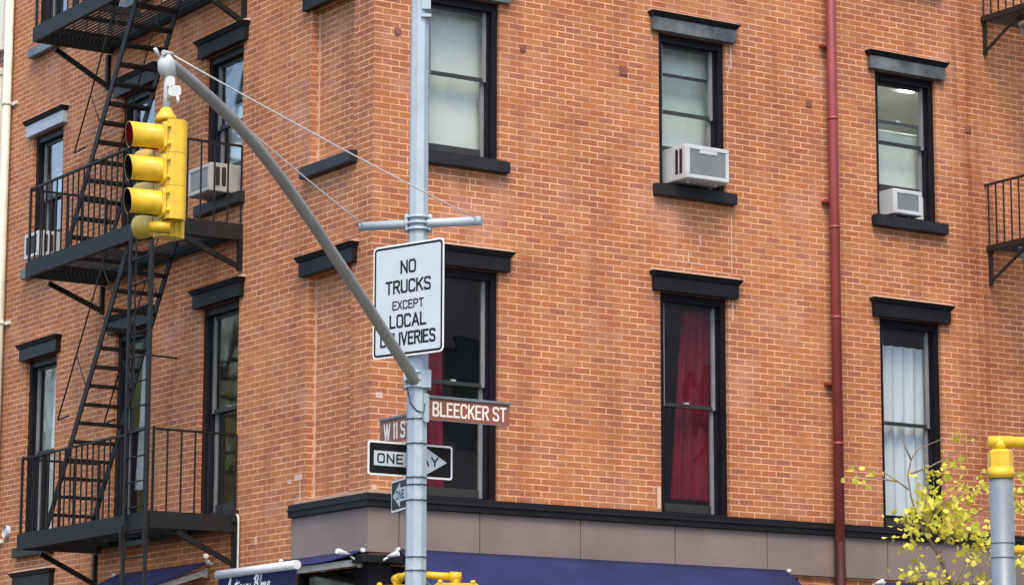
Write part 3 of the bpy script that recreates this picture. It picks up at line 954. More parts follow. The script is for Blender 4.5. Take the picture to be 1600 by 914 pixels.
def shade(f, c, z0, z1, w, label, hw=0.47):
    m = MB(f)
    m.box(c - hw, c + hw, w - 0.004, w, z0, z1)
    m.tube([(c - hw, w - 0.03, z1 + 0.02), (c + hw, w - 0.03, z1 + 0.02)], 0.03, 10)
    return tag(m.build('window_shade', M['shade']), label, 'window shade', 'pale window shades')
shade(FR, RC[0], 8.90, 10.62, -0.30, 'pale shade in the upper window just right of the silver traffic pole')
shade(FR, RC[1], 8.90, 10.62, -0.32, 'pale shade in the upper middle window above the larger white air conditioner')
shade(FR, RC[2], 8.90, 10.02, -0.31, 'pale shade pulled half down in the upper window with the small air conditioner')
shade(FL, LC[0], 8.90, 10.1, -0.31, 'pale shade in the upper left facade window above the beige air conditioner')

# ------------------------------------------------------------------ air conditioners
def air_con(f, u0, u1, w0, w1, z0, z1, body, label, side=1, dark=False, slots=2, group='window air conditioners', filler=None):
    base = f((u0 + u1) / 2, w1 / 2, z0)
    t = thing('air_conditioner', label, 'air conditioner', base, group)
    m = MB(f)
    m.box(u0, u1, w0, w1, z0, z1, 0, 0.012)
    m.build('housing', body, t)
    # rear grille: frame recess and coil fins
    fr = 0.055
    g2 = MB(f)
    g2.box(u0 + fr, u1 - fr, w1 - 0.002, w1 + 0.004, z0 + fr, z1 - fr)
    n = int((u1 - u0 - 2 * fr) / 0.016)
    for i in range(n):
        x = u0 + fr + 0.008 + i * 0.016
        g2.box(x, x + 0.007, w1 + 0.004, w1 + 0.010, z0 + fr + 0.01, z1 - fr - 0.01)
    g2.build('rear_grille', M['sash_dark'] if dark else M['ac_filler'], t)
    r = MB(f)
    for a, b, c, d in ((u0 + .01, u1 - .01, z0 + .01, z0 + fr), (u0 + .01, u1 - .01, z1 - fr, z1 - .01)):
        r.box(a, b, w1 - .001, w1 + .014, c, d, 0, 0.004)
    for a, b in ((u0 + .01, u0 + fr), (u1 - fr, u1 - .01)):
        r.box(a, b, w1 - .001, w1 + .0138, z0 + fr + .001, z1 - fr - .001, 0, 0.004)
    if u1 - u0 > 0.6:
        r.box((u0 + u1) / 2 - 0.12, (u0 + u1) / 2 + 0.14, w1 - .001, w1 + .0136, z1 - fr - .045, z1 - fr - .001, 0, 0.004)
    r.build('grille_surround', body, t)
    # louvre slots on both end faces
    s = MB(f)
    dpt = (w1 - w0)
    for e in (u0, u1):
        for i in range(slots):
            a = w1 - 0.07 - i * 0.085
            lo, hi = (e - 0.003, e + 0.004) if e == u0 else (e - 0.004, e + 0.003)
            if a - 0.06 > 0.0:
                s.box(lo, hi, a - 0.055, a, z0 + 0.07, z1 - 0.05)
    s.build_each('louvre_slot', M['visor_black'], t)
    b = MB(f)
    for x in (u0 + 0.12, u1 - 0.12):
        b.tube([(x, w1 - 0.12, z0 - 0.03), (x, w1 - 0.12, z0 + 0.002)], 0.018, 8)
    b.build_each('support_foot', M['white_metal'], t)
    return t
ac = air_con(FR, 4.13, 4.78, -0.25, 0.34, 8.885, 9.305, M['ac_white'], 'large white air conditioner jutting over the sill of the upper middle window')
m = MB(FR); m.box(4.09, 4.125, -0.19, -0.16, 8.87, 9.31); m.box(4.785, 4.895, -0.19, -0.16, 8.87, 9.31); m.build_each('side_filler', M['ac_filler'], ac)
ac = air_con(FR, 7.58, 8.05, -0.35, 0.10, 8.88, 9.205, M['ac_white'], 'small white air conditioner sitting low in the upper window nearest the right edge', slots=1)
m = MB(FR); m.box(7.50, 7.575, -0.19, -0.16, 8.87, 9.205); m.box(8.055, 8.305, -0.19, -0.16, 8.87, 9.205); m.build_each('side_filler', M['ac_white'], ac)
ac = air_con(FL, 3.37, 3.95, -0.25, 0.34, 8.86, 9.215, M['ac_beige'], 'beige air conditioner in the upper window beside the fire escape railing')
ac = air_con(FL, 8.62, 9.10, -0.25, 0.28, 8.87, 9.23, M['ac_white'], 'white slatted air conditioner in the upper window next to the cream downpipe', dark=True)

# ------------------------------------------------------------------ downpipes
t = thing('drainpipe', 'oxide red drainpipe running down between the two right hand window columns', 'drainpipe', (6.655, -0.10, 0.14))
m = MB(FR); m.tube([(6.575, 0.14, 4.62), (6.575, 0.14, 10.0), (6.575, 0.14, TOP)], 0.064, 16)
m.build('upper_pipe', M['pipe_red'], t)
m = MB(FR); m.tube([(6.575, 0.14, 0.14), (6.575, 0.14, 4.66)], 0.067, 16)
lo = m.build('lower_pipe', M['pipe_maroon'], t); lo['label'] = 'dark maroon lower length of pipe'
m = MB(FR)
for z in (7.42, 5.85, 8.56, 9.95, 12.2): m.tube([(6.575, 0.14, z), (6.575, 0.14, z + 0.035)], 0.0705, 16)
m.build_each('collar', M['pipe_red'], t)
m = MB(FR)
for z in (6.6, 8.9, 10.9): m.box(6.48, 6.67, 0.0, 0.09, z, z + 0.03)
m.build_each('wall_bracket', M['pipe_red'], t)
t = thing('drainpipe', 'cream drainpipe at the far left end of the brick facade', 'drainpipe', (-0.09, 10.36, 0.14))
m = MB(FL); m.tube([(10.36, 0.09, 0.14), (10.36, 0.09, TOP)], 0.062, 14); m.build('pipe', M['pipe_cream'], t)
m = MB(FL)
for z in (5.05, 8.15, 11.35):
    m.box(10.16, 10.44, 0.0, 0.03, z, z + 0.05)
    m.tube([(10.36, 0.09, z), (10.36, 0.09, z + 0.06)], 0.069, 14)
m.build_each('wall_bracket', M['pipe_cream'], t)
m = MB(FL)
m.tube([(3.60, 0.03, 4.90), (3.14, 0.03, 4.90), (3.09, 0.03, 4.885), (3.065, 0.03, 4.84), (3.06, 0.03, 4.75), (3.06, 0.03, 4.0), (3.06, 0.03, 2.5)], 0.014, 8)
tag(m.build('conduit', M['hardware']), 'thin pale conduit bending down the wall beside the lowest fire escape bracket', 'conduit')
m = MB(FL)
m.tube([(10.02, 0.0, 5.20), (10.02, 0.06, 5.20)], 0.085, 16, caps=False)
m.tube([(10.02, 0.0, 5.20), (10.02, 0.04, 5.20)], 0.055, 16)
tag(m.build('wall_vent', M['white_metal']), 'round white pipe vent low on the wall beside the cream drainpipe', 'vent')

# ------------------------------------------------------------------ fire escapes
def baluster_run(m, f, p, q, z0, h, step, r=0.0085, top=0.016):
    a, b = Vector(p), Vector(q)
    n = max(1, int(round((b - a).length / step)))
    for i in range(n + 1):
        c = a + (b - a) * (i / n)
        m.bar((c.x, c.y, z0), (c.x, c.y, z0 + h), 2 * r, 2 * r)
    m.bar((a.x, a.y, z0 + h), (b.x, b.y, z0 + h), 0.035, 0.026)
def platform(f, parent, u0, u1, wo, zt, mt, hole=None, beam=0.20, ext=0.0, grating=True):
    """deck with outer and end beams; zt = top of beam"""
    m = MB(f)
    m.box(u0 - ext, u1 + ext, wo - 0.045, wo, zt - beam, zt)
    m.box(u0, u0 + 0.05, 0.01, wo - 0.046, zt - beam, zt - .002)
    m.box(u1 - 0.05, u1, 0.01, wo - 0.046, zt - beam, zt - .002)
    m.box(u0 + .051, u1 - .051, 0.01, 0.05, zt - beam + .05, zt - .002)
    if hole:
        for u in hole[:2]:
            m.box(u - 0.02, u + 0.02, hole[2], wo - 0.046, zt - 0.12, zt - .03)
    m.build('platform_frame', mt, parent)
    s = MB(f)
    n = int((wo - 0.14) / 0.062)
    for i in range(n):
        w = 0.075 + i * 0.062
        if hole and w > hole[2] - 0.02:
            s.box(u0 + .051, hole[0], w, w + 0.026, zt - 0.060, zt - 0.046)
            s.box(hole[1], u1 - .051, w, w + 0.026, zt - 0.060, zt - 0.046)
        else:
            s.box(u0 + .051, u1 - .051, w, w + 0.026, zt - 0.060, zt - 0.046)
    for u in [u0 + 0.45 + k * (u1 - u0 - 0.9) / 4 for k in range(5)]:
        if not hole or not (hole[0] < u < hole[1]):
            s.box(u - 0.02, u + 0.02, 0.051, wo - 0.047, zt - 0.13, zt - 0.077)
    s.build('deck_grating', mt, parent)
def brackets(f, parent, us, wo, wd, zt, zb, mt, beam=0.2, th=0.06):
    for u in us:
        m = MB(f)
        m.box(u - th / 2, u + th / 2, 0.002, 0.055, zb, zt - beam - 0.001)
        m.bar((u, 0.04, zb + 0.05), (u, wd, zt - beam - 0.03), th * .8, th)
        m.build('bracket', mt, parent)
def stair(f, parent, top, bot, wi, wo, mt, treads, mth=None, rail=True):
    (ut, zt), (ub, zb) = top, bot
    for w in (wi, wo):
        m = MB(f)
        m.bar((ut, w, zt), (ub, w, zb), 0.018, 0.10)
        m.build('stringer', mt, parent)
    m = MB(f)
    for i in range(1, treads):
        t = i / treads
        u, z = ut + (ub - ut) * t, zt + (zb - zt) * t
        m.box(u - 0.085, u + 0.085, wi + 0.01, wo - 0.01, z - 0.014, z + 0.014)
    m.build_each('stair_tread', mth or mt, parent)
    if rail:
        for w in (wi, wo + 0.03):
            m = MB(f)
            du = (ub - ut); dz = (zb - zt)
            p0 = (ut + du * .06 + 0.30, w, zt + dz * .06 + 0.42)
            p1 = (ut + du * .72 + 0.30, w, zt + dz * .72 + 0.42)
            p2 = (p1[0] - 0.33, w, p1[2] + 0.02)
            m.tube([p0, p1], 0.011, 6)
            m.tube([p1, p2], 0.011, 6)
            for k in (0.2, 0.5):
                a = (ut + du * k, w, zt + dz * k)
                b = (ut + du * k + 0.30, w, zt + dz * k + 0.42)
                m.tube([a, b], 0.008, 5)
            m.build('handrail', mt, parent)

FE = thing('fire_escape', 'black iron fire escape with three landings and steep stairs on the left facade', 'fire escape', (-0.5, 5.1, 0))
U0, U1, WO = 3.13, 7.02, 1.16
IR, IG = M['iron'], M['iron_grey']
LV = [(4.885, None), (8.435, (4.0, 5.35, 0.40)), (11.60, (4.0, 5.35, 0.40)), (14.8, (4.0, 5.35, .40))]
for (zt, hole), zb in zip(LV, (4.25, 7.86, 10.92, 14.1)):
    platform(FL, FE, U0, U1, WO, zt, IG, hole)
    brackets(FL, FE, (U0 + 0.035, U1 + 0.06), WO, 0.80, zt, zb, IR)
    m = MB(FL)
    baluster_run(m, FL, (U0 + 0.72, WO - 0.03), (U1 - 0.05, WO - 0.03), zt, 0.97, 0.165)
    baluster_run(m, FL, (U0 + 0.02, 0.03), (U0 + 0.02, WO - 0.03), zt, 0.97, 0.20)
    baluster_run(m, FL, (U1 - 0.02, 0.03), (U1 - 0.02, WO - 0.03), zt, 0.97, 0.20)
    m.build('railing', IR, FE)
    m = MB(FL)
    for u in (U0 + 0.02, U0 + 0.72, U1 - 0.05):
        m.bar((u, WO - 0.03, zt - .05), (u, WO - 0.03, zt + 1.0), 0.024, 0.024)
    m.build_each('railing_post', IR, FE)
stair(FL, FE, (4.03, 8.36), (6.36, 4.86), 0.45, 1.06, IG, 16, IR)
stair(FL, FE, (4.05, 11.50), (6.10, 8.40), 0.45, 1.02, IG, 14, IR)
stair(FL, FE, (4.05, 14.7), (6.10, 11.57), 0.45, 1.02, IG, 14, IR)
# sliding drop ladder outside the lowest landing
lad = MB(FL)
for u in (3.19, 3.78):
    lad.box(u - 0.028, u + 0.028, 1.175, 1.205, 3.0, 8.25)
lad.build_each('ladder_rail', IG, FE)
m = MB(FL)
for i in range(17):
    z = 3.15 + i * 0.30
    m.tube([(3.21, 1.19, z), (3.76, 1.19, z)], 0.010, 6)
m.build_each('ladder_rung', IR, FE)
m = MB(FL)
for u in (3.30, 3.67):
    m.box(u - 0.02, u + 0.02, 1.165, 1.173, 4.9, 8.23)
m.box(3.15, 3.82, 1.162, 1.174, 4.50, 4.56)
m.box(3.15, 3.19, 1.206, 1.23, 4.45, 4.75)
m.box(3.78, 3.82, 1.206, 1.23, 4.45, 4.75)
m.build_each('ladder_guide', IG, FE)
m = MB(FL)
m.tube([(4.86, 0.0, 7.0), (4.80, 0.45, 7.0)], 0.013, 6)
m.build('wall_stay', M['iron_rust'], FE)

FE2 = thing('fire_escape', 'brown black fire escape at the right edge with pale grey stairs', 'fire escape', (10.5, -0.5, 0))
IRU = M['iron_rust']
for zt in (8.645, 11.715):
    platform(FR, FE2, 9.22, 12.4, 0.95, zt, IRU, (9.5, 10.6, 0.42), beam=0.075)
    brackets(FR, FE2, (9.27, 12.36), 0.95, 0.72, zt, zt - 0.52, IRU, beam=0.075, th=0.032)
    m = MB(FR)
    baluster_run(m, FR, (9.23, 0.06), (9.23, 0.92), zt, 0.80, 0.155, r=0.008)
    m.bar((9.23, -0.02, zt + .80), (9.23, 0.06, zt + .80), 0.035, 0.026)
    baluster_run(m, FR, (9.23, 0.92), (12.38, 0.92), zt, 0.80, 0.155, r=0.008)
    m.build('railing', IRU, FE2)
stair(FR, FE2, (9.47, 11.78), (11.0, 8.65), 0.42, 0.85, M['stair_pale'], 14, M['stair_pale'], rail=False)
stair(FR, FE2, (9.42, 8.62), (10.9, 5.4), 0.42, 0.85, M['post_grey'], 14, M['post_grey'], rail=False)

# ------------------------------------------------------------------ awnings and lamps
def awning(f, u0, u1, zw, wo, zo, drop, label, frontbar=None):
    t = thing('awning', label, 'awning', f((u0 + u1) / 2, 0, zo - drop), 'navy awnings')
    m = MB(f)
    n = 10
    # cloth with a slight sag
    rows = []
    for j in range(9):
        s = j / 8
        w = 0.055 + (wo - 0.055) * s
        z = zw + (zo - zw) * s - 0.03 * math.sin(math.pi * s)
        rows.append([m.bm.verts.new(f(u0 + (u1 - u0) * i / n, w, z - 0.006 * math.sin(i * 2.1) * math.sin(math.pi * s))) for i in range(n + 1)])
    for a, b in zip(rows, rows[1:]):
        for i in range(n):
            m.bm.faces.new((a[i], a[i + 1], b[i + 1], b[i])).smooth = True
    r = bmesh.ops.extrude_face_region(m.bm, geom=m.bm.faces[:])
    for v in r['geom']:
        if isinstance(v, bmesh.types.BMVert): v.co.z -= 0.012
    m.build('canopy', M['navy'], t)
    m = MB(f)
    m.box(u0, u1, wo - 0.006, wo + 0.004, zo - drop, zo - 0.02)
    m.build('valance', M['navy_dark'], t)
    m = MB(f)
    for u in (u0 + 0.10, (u0 + u1) / 2, u1 - 0.10):
        m.bar((u, 0.06, zw - 0.13), (u, wo - 0.04, zo - 0.055), 0.04, 0.07)
        m.tube([(u, 0.05, zw - 0.19), (u, 0.05, zw - 0.08)], 0.035, 10)
    m.build_each('folding_arm', M['hardware'], t)
    m = MB(f)
    m.tube([(u0 - 0.01, wo, zo), (u1 + 0.01, wo, zo)], frontbar or 0.02, 14)
    m.build('front_bar', M['white_metal'], t)
    m = MB(f)
    for u in (u0 - 0.02, u1 + 0.02):
        m.tube([(u - .012, 0.085, zw - 0.005), (u + .012, 0.085, zw - 0.02)], 0.028, 10)
    m.build_each('roller_end', M['white_metal'], t)
    return t
awning(FR, 0.34, 5.80, 4.285, 1.25, 3.62, 0.22, 'wide bright navy awning over the shop on the right facade')
awning(FR, 7.32, 14.0, 4.20, 1.25, 3.62, 0.22, 'navy awning behind the yellow tree right of the red drainpipe')
aw = awning(FL, 0.02, 1.86, 4.262, 0.90, 4.058, 0.40, 'small navy corner awning with a white front roller and script lettering', 0.050)
awning(FL, 3.75, 6.35, 4.375, 0.95, 4.02, 0.25, 'navy awning under the lowest fire escape landing on the left facade')
# script lettering on the valance (cursive strokes, mirrored axis because u runs away from the viewer)
SC = {
 'A': (0.75, [[(0.0, 0.0), (0.15, .25), (0.42, .95), (0.5, 1.0), (0.52, .5), (0.56, .05), (.7, .1)], [(0.1, .42), (.35, .38), (.6, .46)]]),
 'n': (0.5, [[(0, .0), (.05, .42), (.07, .2), (.2, .43), (.28, .4), (.3, .02), (.45, .08)]]),
 't': (0.4, [[(0, .05), (.22, .85), (.16, .2), (.22, .0), (.38, .1)], [(.02, .55), (.36, .62)]]),
 'i': (0.25, [[(0, .05), (.1, .42), (.08, .05), (.22, .08)], [(.12, .62), (.15, .66)]]),
 'q': (0.5, [[(.36, .38), (.2, .44), (.05, .25), (.12, .02), (.28, .1), (.38, .42), (.28, -.4), (.2, -.42), (.45, .05)]]),
 'u': (0.5, [[(0, .1), (.08, .42), (.08, .08), (.18, .0), (.34, .42), (.33, .05), (.48, .1)]]),
 'e': (0.4, [[(0, .12), (.2, .28), (.25, .42), (.12, .42), (.06, .18), (.15, 0), (.38, .1)]]),
 's': (0.35, [[(0, .05), (.2, .45), (.16, .28), (.24, .1), (.12, .0), (.04, .08)]]),
 'B': (0.8, [[(.12, .0), (.22, .5), (.26, .95)], [(.0, .8), (.25, 1.02), (.6, .98), (.62, .7), (.3, .52), (.66, .45), (.66, .1), (.35, 0), (.1, .08)]]),
 'l': (0.3, [[(0, .05), (.18, .6), (.24, .95), (.16, .95), (.1, .3), (.14, .02), (.28, .1)]]),
 'o': (0.4, [[(.3, .4), (.12, .4), (.05, .15), (.15, 0), (.3, .12), (.28, .38), (.4, .35)]]),
 'g': (0.5, [[(.36, .4), (.2, .44), (.06, .24), (.14, .04), (.3, .14), (.38, .42), (.3, -.35), (.1, -.4), (.1, -.2), (.5, .1)]]),
 'v': (0.4, [[(0, .35), (.08, .42), (.14, .02), (.3, .42), (.42, .36)]]),
}
tb = MB()
place = lambda a, b, d: FL(1.66 - a, 0.9045 + d, 3.845 + b)
x = 0.0
hh = 0.15
k = 0
for ch in 'Antiques Blvng':
    if ch == ' ':
        x += 0.05
        continue
    wd, st = SC[ch]
    for pl in st:
        ribbon(tb.bm, [((px * hh * 1.0 + x) + 0.25 * py * hh, py * hh) for px, py in pl], 0.0115, place, 0.0003 * (k % 6) + .0005)
        k += 1
    x += wd * hh * 1.0 + 0.006
tb.build('script_lettering', M['sign_edge'], aw, recalc=False)

def floodlight(f, u, w, z, du, dw, label):
    t = thing('floodlight', label, 'floodlight', f(u, 0.0, z), 'small white floodlights')
    m = MB(f)
    m.tube([(u, 0.05, z - 0.02), (u + du * .2, w * .6, z - 0.03), (u + du * .5, w, z + 0.02)], 0.013, 8)
    m.build('bracket_arm', M['white_metal'], t)
    m = MB(f)
    p0 = (u + du * .5, w, z + 0.03)
    p1 = (u + du, w + dw, z + 0.06)
    m.tube([p0, tuple(a + (b - a) * .45 for a, b in zip(p0, p1)), p1], [0.014, 0.024, 0.034], 14)
    m.build('lamp_head', M['white_metal'], t)
    m = MB(f)
    m.tube([p1, tuple(a + (b - a) * 1.06 for a, b in zip(p0, p1))], 0.029, 14)
    m.build('lamp_glass', M['sign_edge'], t)
floodlight(FL, 0.06, 0.22, 4.17, -0.02, 0.16, 'white floodlight at the building corner aimed along the left facade')
floodlight(FR, 0.05, 0.20, 4.15, 0.14, 0.10, 'white floodlight at the building corner aimed along the right facade')
floodlight(FR, 7.00, 0.20, 4.13, 0.12, 0.10, 'white floodlight beside the red drainpipe below the fascia')
floodlight(FL, 3.66, 0.18, 4.36, -0.12, 0.03, 'white floodlight at the foot of the lowest fire escape bracket')

# ------------------------------------------------------------------ neighbouring building at the left edge
NB = thing('neighbouring_building', 'purple brown brick neighbour with cream window trim beyond the cream drainpipe', 'building', (0, 14, 0))
m = MB()
nh = [(10.74, 11.75, 9.6, 11.9), (10.74, 11.75, 12.35, 14.4), (10.74, 11.75, 5.9, 8.0)]
facade(m, lambda u, w, z: Vector((0.02 - w, u, z)), 10.46, 20.0, 0, 17, nh, 0.12, -1.0)
m.build('wall', M['brick_purple'], NB, recalc=False)
for a, b, z0, z1 in nh:
    m = MB(FL)
    m.box(a, a + .12, -.14, 0.03, z0, z1); m.box(b - .12, b, -.14, 0.03, z0, z1)
    m.box(a - .02, b + .02, -.14, 0.05, z0 - .08, z0 - .001); m.box(a - .02, b + .02, -.14, 0.05, z1 + .001, z1 + .1)
    o = m.build('window', M['cream_trim'], NB)
    m = MB(FL)
    m.quad([(a + .12, -.10, z0), (b - .12, -.10, z0), (b - .12, -.10, z1), (a + .12, -.10, z1)])
    m.build('pane', M['shade'], o)

# ------------------------------------------------------------------ traffic pole with mast arm
PX, PY = -1.637, -3.706
TP = thing('traffic_pole', 'pale grey traffic pole with long curved mast arm and guy wires', 'traffic pole', (PX, PY, 0.14))
m = MB()
m.tube([(PX, PY, 0.14), (PX, PY, 3.0), (PX, PY, 11.0)], [0.112, 0.106, 0.088], 8, smooth=False)
m.build('pole', M['pole'], TP)
m = MB()
m.box(PX - .17, PX + .17, PY - .17, PY + .17, 0.14, 0.28, 0, 0.02)
m.tube([(PX, PY, 0.28), (PX, PY, 0.7)], [0.16, 0.125], 8)
m.build('pole_base', M['pole'], TP)
ARM = [(-1.60, -3.66, 5.50), (-1.828, -3.874, 5.637), (-2.265, -4.246, 5.834), (-2.687, -4.605, 6.036), (-3.094, -4.952, 6.22), (-3.487, -5.286, 6.396), (-3.866, -5.609, 6.565), (-4.233, -5.922, 6.718),
       (-4.587, -6.224, 6.856), (-4.929, -6.515, 6.975), (-5.314, -6.843, 7.080), (-5.683, -7.157, 7.148), (-5.989, -7.418, 7.197), (-6.285, -7.67, 7.232), (-6.36, -7.735, 7.236)]
m = MB()
m.tube(ARM, [0.057 - 0.010 * i / 14 for i in range(15)], 16)
m.build('mast_arm', M['arm'], TP)
TIP = Vector((-6.40, -7.768, 7.231))
m = MB()
# rounded end cap with ears
m.tube([TIP + Vector((0.05, 0.043, -.10)), TIP + Vector((.01, .01, -.05)), TIP + Vector((0, 0, 0.0)), TIP + Vector((0, 0, .055))], [0.058, 0.070, 0.068, 0.035], 14)
m.tube([TIP + Vector((-.05, -.05, .06)), TIP + Vector((.08, .06, .085))], 0.02, 8)
m.tube([TIP + Vector((-.04, .05, .05)), TIP + Vector((-.09, .02, .10))], 0.015, 8)
m.build('arm_cap', M['hardware'], TP)
cd = cvec(1, 0)
al = cvec(.97, -.25)
cc = Vector((PX, PY, 7.135))
m = MB()
m.tube([cc - al * 0.60, cc + al * 0.645], 0.044, 14)
m.build('spreader_bar', M['pole'], TP)
def clamp(z, zs, r=0.115, ears=True, big=False):
    m = MB()
    for dz in zs: m.tube([(PX, PY, z + dz - 0.013), (PX, PY, z + dz + 0.013)], r, 16)
    n = cvec(0, -1)
    if ears:
        for s in (-1, 1):
            c = Vector((PX, PY, z)) + cd * s * 0.115 + n * 0.02
            m.tube([c + Vector((0, 0, min(zs) - .03)), c + Vector((0, 0, max(zs) + .03))], 0.022, 8)
            for dz in zs: m.tube([c + Vector((0, 0, dz)) + n * .03, c + Vector((0, 0, dz)) - n * .04], 0.012, 6)
    if big:
        c = Vector((PX, PY, z)) + n * 0.09 + cd * 0.05
        m.bar(tuple(c - cd * .07 + Vector((0, 0, 0))), tuple(c + cd * .09), 0.04, 0.17)
    m.build('clamp', M['pole'], TP)
clamp(7.135, (-0.06, 0.0, 0.06))
clamp(5.58, (-0.07, 0.0, 0.07), 0.122, True, True)
def guy(a, b):
    m = MB()
    pts = [a + (b - a) * t + Vector((0, 0, -0.10 * 4 * t * (1 - t) * 0.25)) for t in [i / 8 for i in range(9)]]
    m.tube(pts, 0.0065, 6)
    m.build('guy_wire', M['sign_edge'], TP)
guy(TIP + Vector((.06, .05, .085)), cc + al * 0.60 + Vector((0, 0, .02)))
guy(TIP + Vector((.02, .06, .06)), cc - al * 0.57 + Vector((0, 0, .02)))
m = MB()
n = cvec(0, -1)
c = Vector((PX, PY, 5.42)) + n * 0.10
m.tube([c + cd * -.09 + Vector((0, 0, .06)), c + cd * -.06 + Vector((0, 0, -.08)), c + cd * 0.0 + Vector((0, 0, -.15)), c + cd * 0.07 + Vector((0, 0, -.17)), c + cd * .08 + Vector((0, 0, -.08))], 0.007, 6)
m.build('loose_cable', M['steel'], TP)
m = MB()
for z in (5.19, 4.95, 4.62, 4.55, 3.85, 3.72, 4.40):
    m.tube([(PX, PY, z), (PX, PY, z + 0.010)], 0.1065, 16)
    for a in (-.03, .05):
        q = Vector((PX, PY, z + .005)) + n * .106 + cd * a
        m.tube([q, q + n * .012], 0.010, 6)
m.build('strap', M['steel'], TP)
# small junction box near the top of the frame
m = MB()
c = Vector((PX, PY, 9.33)) + cd * 0.065 + n * 0.06
m.bar(tuple(c + Vector((0, 0, -.04))), tuple(c + Vector((0, 0, .30))), 0.085, 0.10, upv=tuple(n))
m.bar(tuple(c + Vector((0, 0, -.12))), tuple(c + Vector((0, 0, -.09))), 0.10, 0.10, upv=tuple(n))
m.build('junction_box', M['pole'], TP)

# ------------------------------------------------------------------ signs on the pole
def sign_frame(yaw_deg, centre):
    """yaw: 0 = square to the camera; positive turns the viewer's right side away"""
    a = R_(yaw_deg)
    r = cvec(math.cos(a), math.sin(a))
    nn = cvec(math.sin(a), -math.cos(a))
    c = Vector(centre)
    return lambda x, y, d: c + r * x + Vector((0, 0, y)) + nn * d
# NO TRUCKS
pl = sign_frame(-40, Vector((PX, PY, 6.365)) + cvec(-0.090, -0.11))
S = thing('traffic_sign', 'large white NO TRUCKS EXCEPT LOCAL DELIVERIES sign on the traffic pole', 'traffic sign', pl(0, -.535, 0))
m = MB(); m.prism(rrect(0.93, 1.12, 0.05), -0.003, 0.001, pl); m.build('panel', M['sign_edge'], S)
m = MB(); m.prism(rrect(0.89, 1.08, 0.035), 0.0012, 0.0022, pl); m.build('face', M['sign_white'], S)
m = MB(); ring(m, 0.895, 1.085, 0.04, 0.022, pl, 0, 0.0036); m.build('border', M['sign_black'], S, recalc=False)
m = MB()
for s, h, by, st, xs in (('NO', .135, .258, .022, 1.0), ('TRUCKS', .135, .065, .022, .94), ('EXCEPT', .090, -.095, .0145, 1.0), ('LOCAL', .135, -.275, .022, .94), ('DELIVERIES', .135, -.452, .022, .82)):
    text_bm(m, s, h, st, pl, 0.0, by, 0.235, xs, 0, 0.004)
m.build('lettering', M['sign_black'], S, recalc=False)
# BLEECKER ST blade
yr = math.degrees(PHI)
pl = sign_frame(yr, Vector((PX, PY, 5.30)) + cvec(0.50, 0.27) + cvec(0, -0.05))
S = thing('street_sign', 'brown BLEECKER ST street sign sticking out to the right of the pole', 'street sign', pl(0, -.12, 0), 'street name signs')
m = MB(); m.prism(rrect(0.96, 0.215, 0.012), -0.003, 0.003, pl); m.build('panel', M['sign_brown'], S)
m = MB(); text_bm(m, 'BLEECKER ST', .143, .019, pl, 0.012, -.0715, 0.26, .73, 0, 0.004); m.build('lettering', M['sign_letter'], S, recalc=False)
m = MB(); m.prism([(-.51, .104), (.49, .104), (.49, .128), (-.51, .128)], -0.02, 0.02, pl)
m.prism([(-.50, -.112), (.49, -.112), (.49, -.106), (-.50, -.106)], -0.006, 0.006, pl)
m.build('top_rail', M['post_grey'], S)
m = MB(); m.prism(rrect(0.06, 0.28, 0.02), -0.03, 0.03, lambda a, b, d: pl(a - .50, b, d)); m.build('holder', M['pole'], S)
# W 11 ST blade, on the far side of the pole
pl = sign_frame(-(90 - yr), Vector((PX, PY, 5.145)) + cvec(-0.185, 0.40))
S = thing('street_sign', 'brown W 11 ST street sign partly hidden behind the pole', 'street sign', pl(0, -.12, 0), 'street name signs')
m = MB(); m.prism(rrect(0.74, 0.235, 0.012), -0.003, 0.003, pl); m.build('panel', M['sign_brown'], S)
m = MB(); text_bm(m, 'W 11 ST', .165, .026, pl, -0.035, -.085, 0.30, .76, 0, 0.004); m.build('lettering', M['sign_letter'], S, recalc=False)
m = MB(); m.prism([(-.38, .118), (.38, .118), (.38, .14), (-.38, .14)], -0.018, 0.018, pl); m.build('top_rail', M['post_grey'], S)
m = MB(); m.prism(rrect(0.10, 0.28, 0.03), -0.025, 0.025, lambda a, b, d: pl(a + .39, b, d)); m.build('holder', M['pole'], S)
# ONE WAY signs
def one_way(yaw, centre, w, h, flip, label):
    pl = sign_frame(yaw, centre)
    S = thing('traffic_sign', label, 'traffic sign', pl(0, -h / 2, 0), 'one way signs')
    m = MB(); m.prism(rrect(w, h, 0.03), -0.003, 0.001, pl); m.build('panel', M['sign_edge'], S)
    m = MB(); m.prism(rrect(w - .038, h - .038, 0.02), 0.0012, 0.0022, pl); m.build('face', M['sign_black'], S)
    s = -1 if flip else 1
    A = [(-.43 * w * s, .215 * h), (.18 * w * s, .215 * h), (.18 * w * s, .40 * h), (.432 * w * s, 0), (.18 * w * s, -.40 * h), (.18 * w * s, -.215 * h), (-.43 * w * s, -.215 * h)]
    if flip: A = A[::-1]
    m = MB(); m.prism(A, 0.0026, 0.0036, pl); m.build('arrow', M['sign_white'], S)
    m = MB(); text_bm(m, 'ONE WAY', 0.29 * h, .052 * h, pl, -0.03 * w * s, -.145 * h, .30, 1.28, 0, 0.0042); m.build('lettering', M['sign_black'], S, recalc=False)
one_way(yr, Vector((PX, PY, 4.815)) + cvec(-0.065, 0.165), 0.965, 0.335, False, 'black and white ONE WAY sign with its arrow pointing right behind the pole')
one_way(-70, Vector((PX, PY, 4.535)) + cvec(-0.125, 0.56), 0.92, 0.315, True, 'narrow turned ONE WAY sign pointing left, mostly hidden behind the pole')

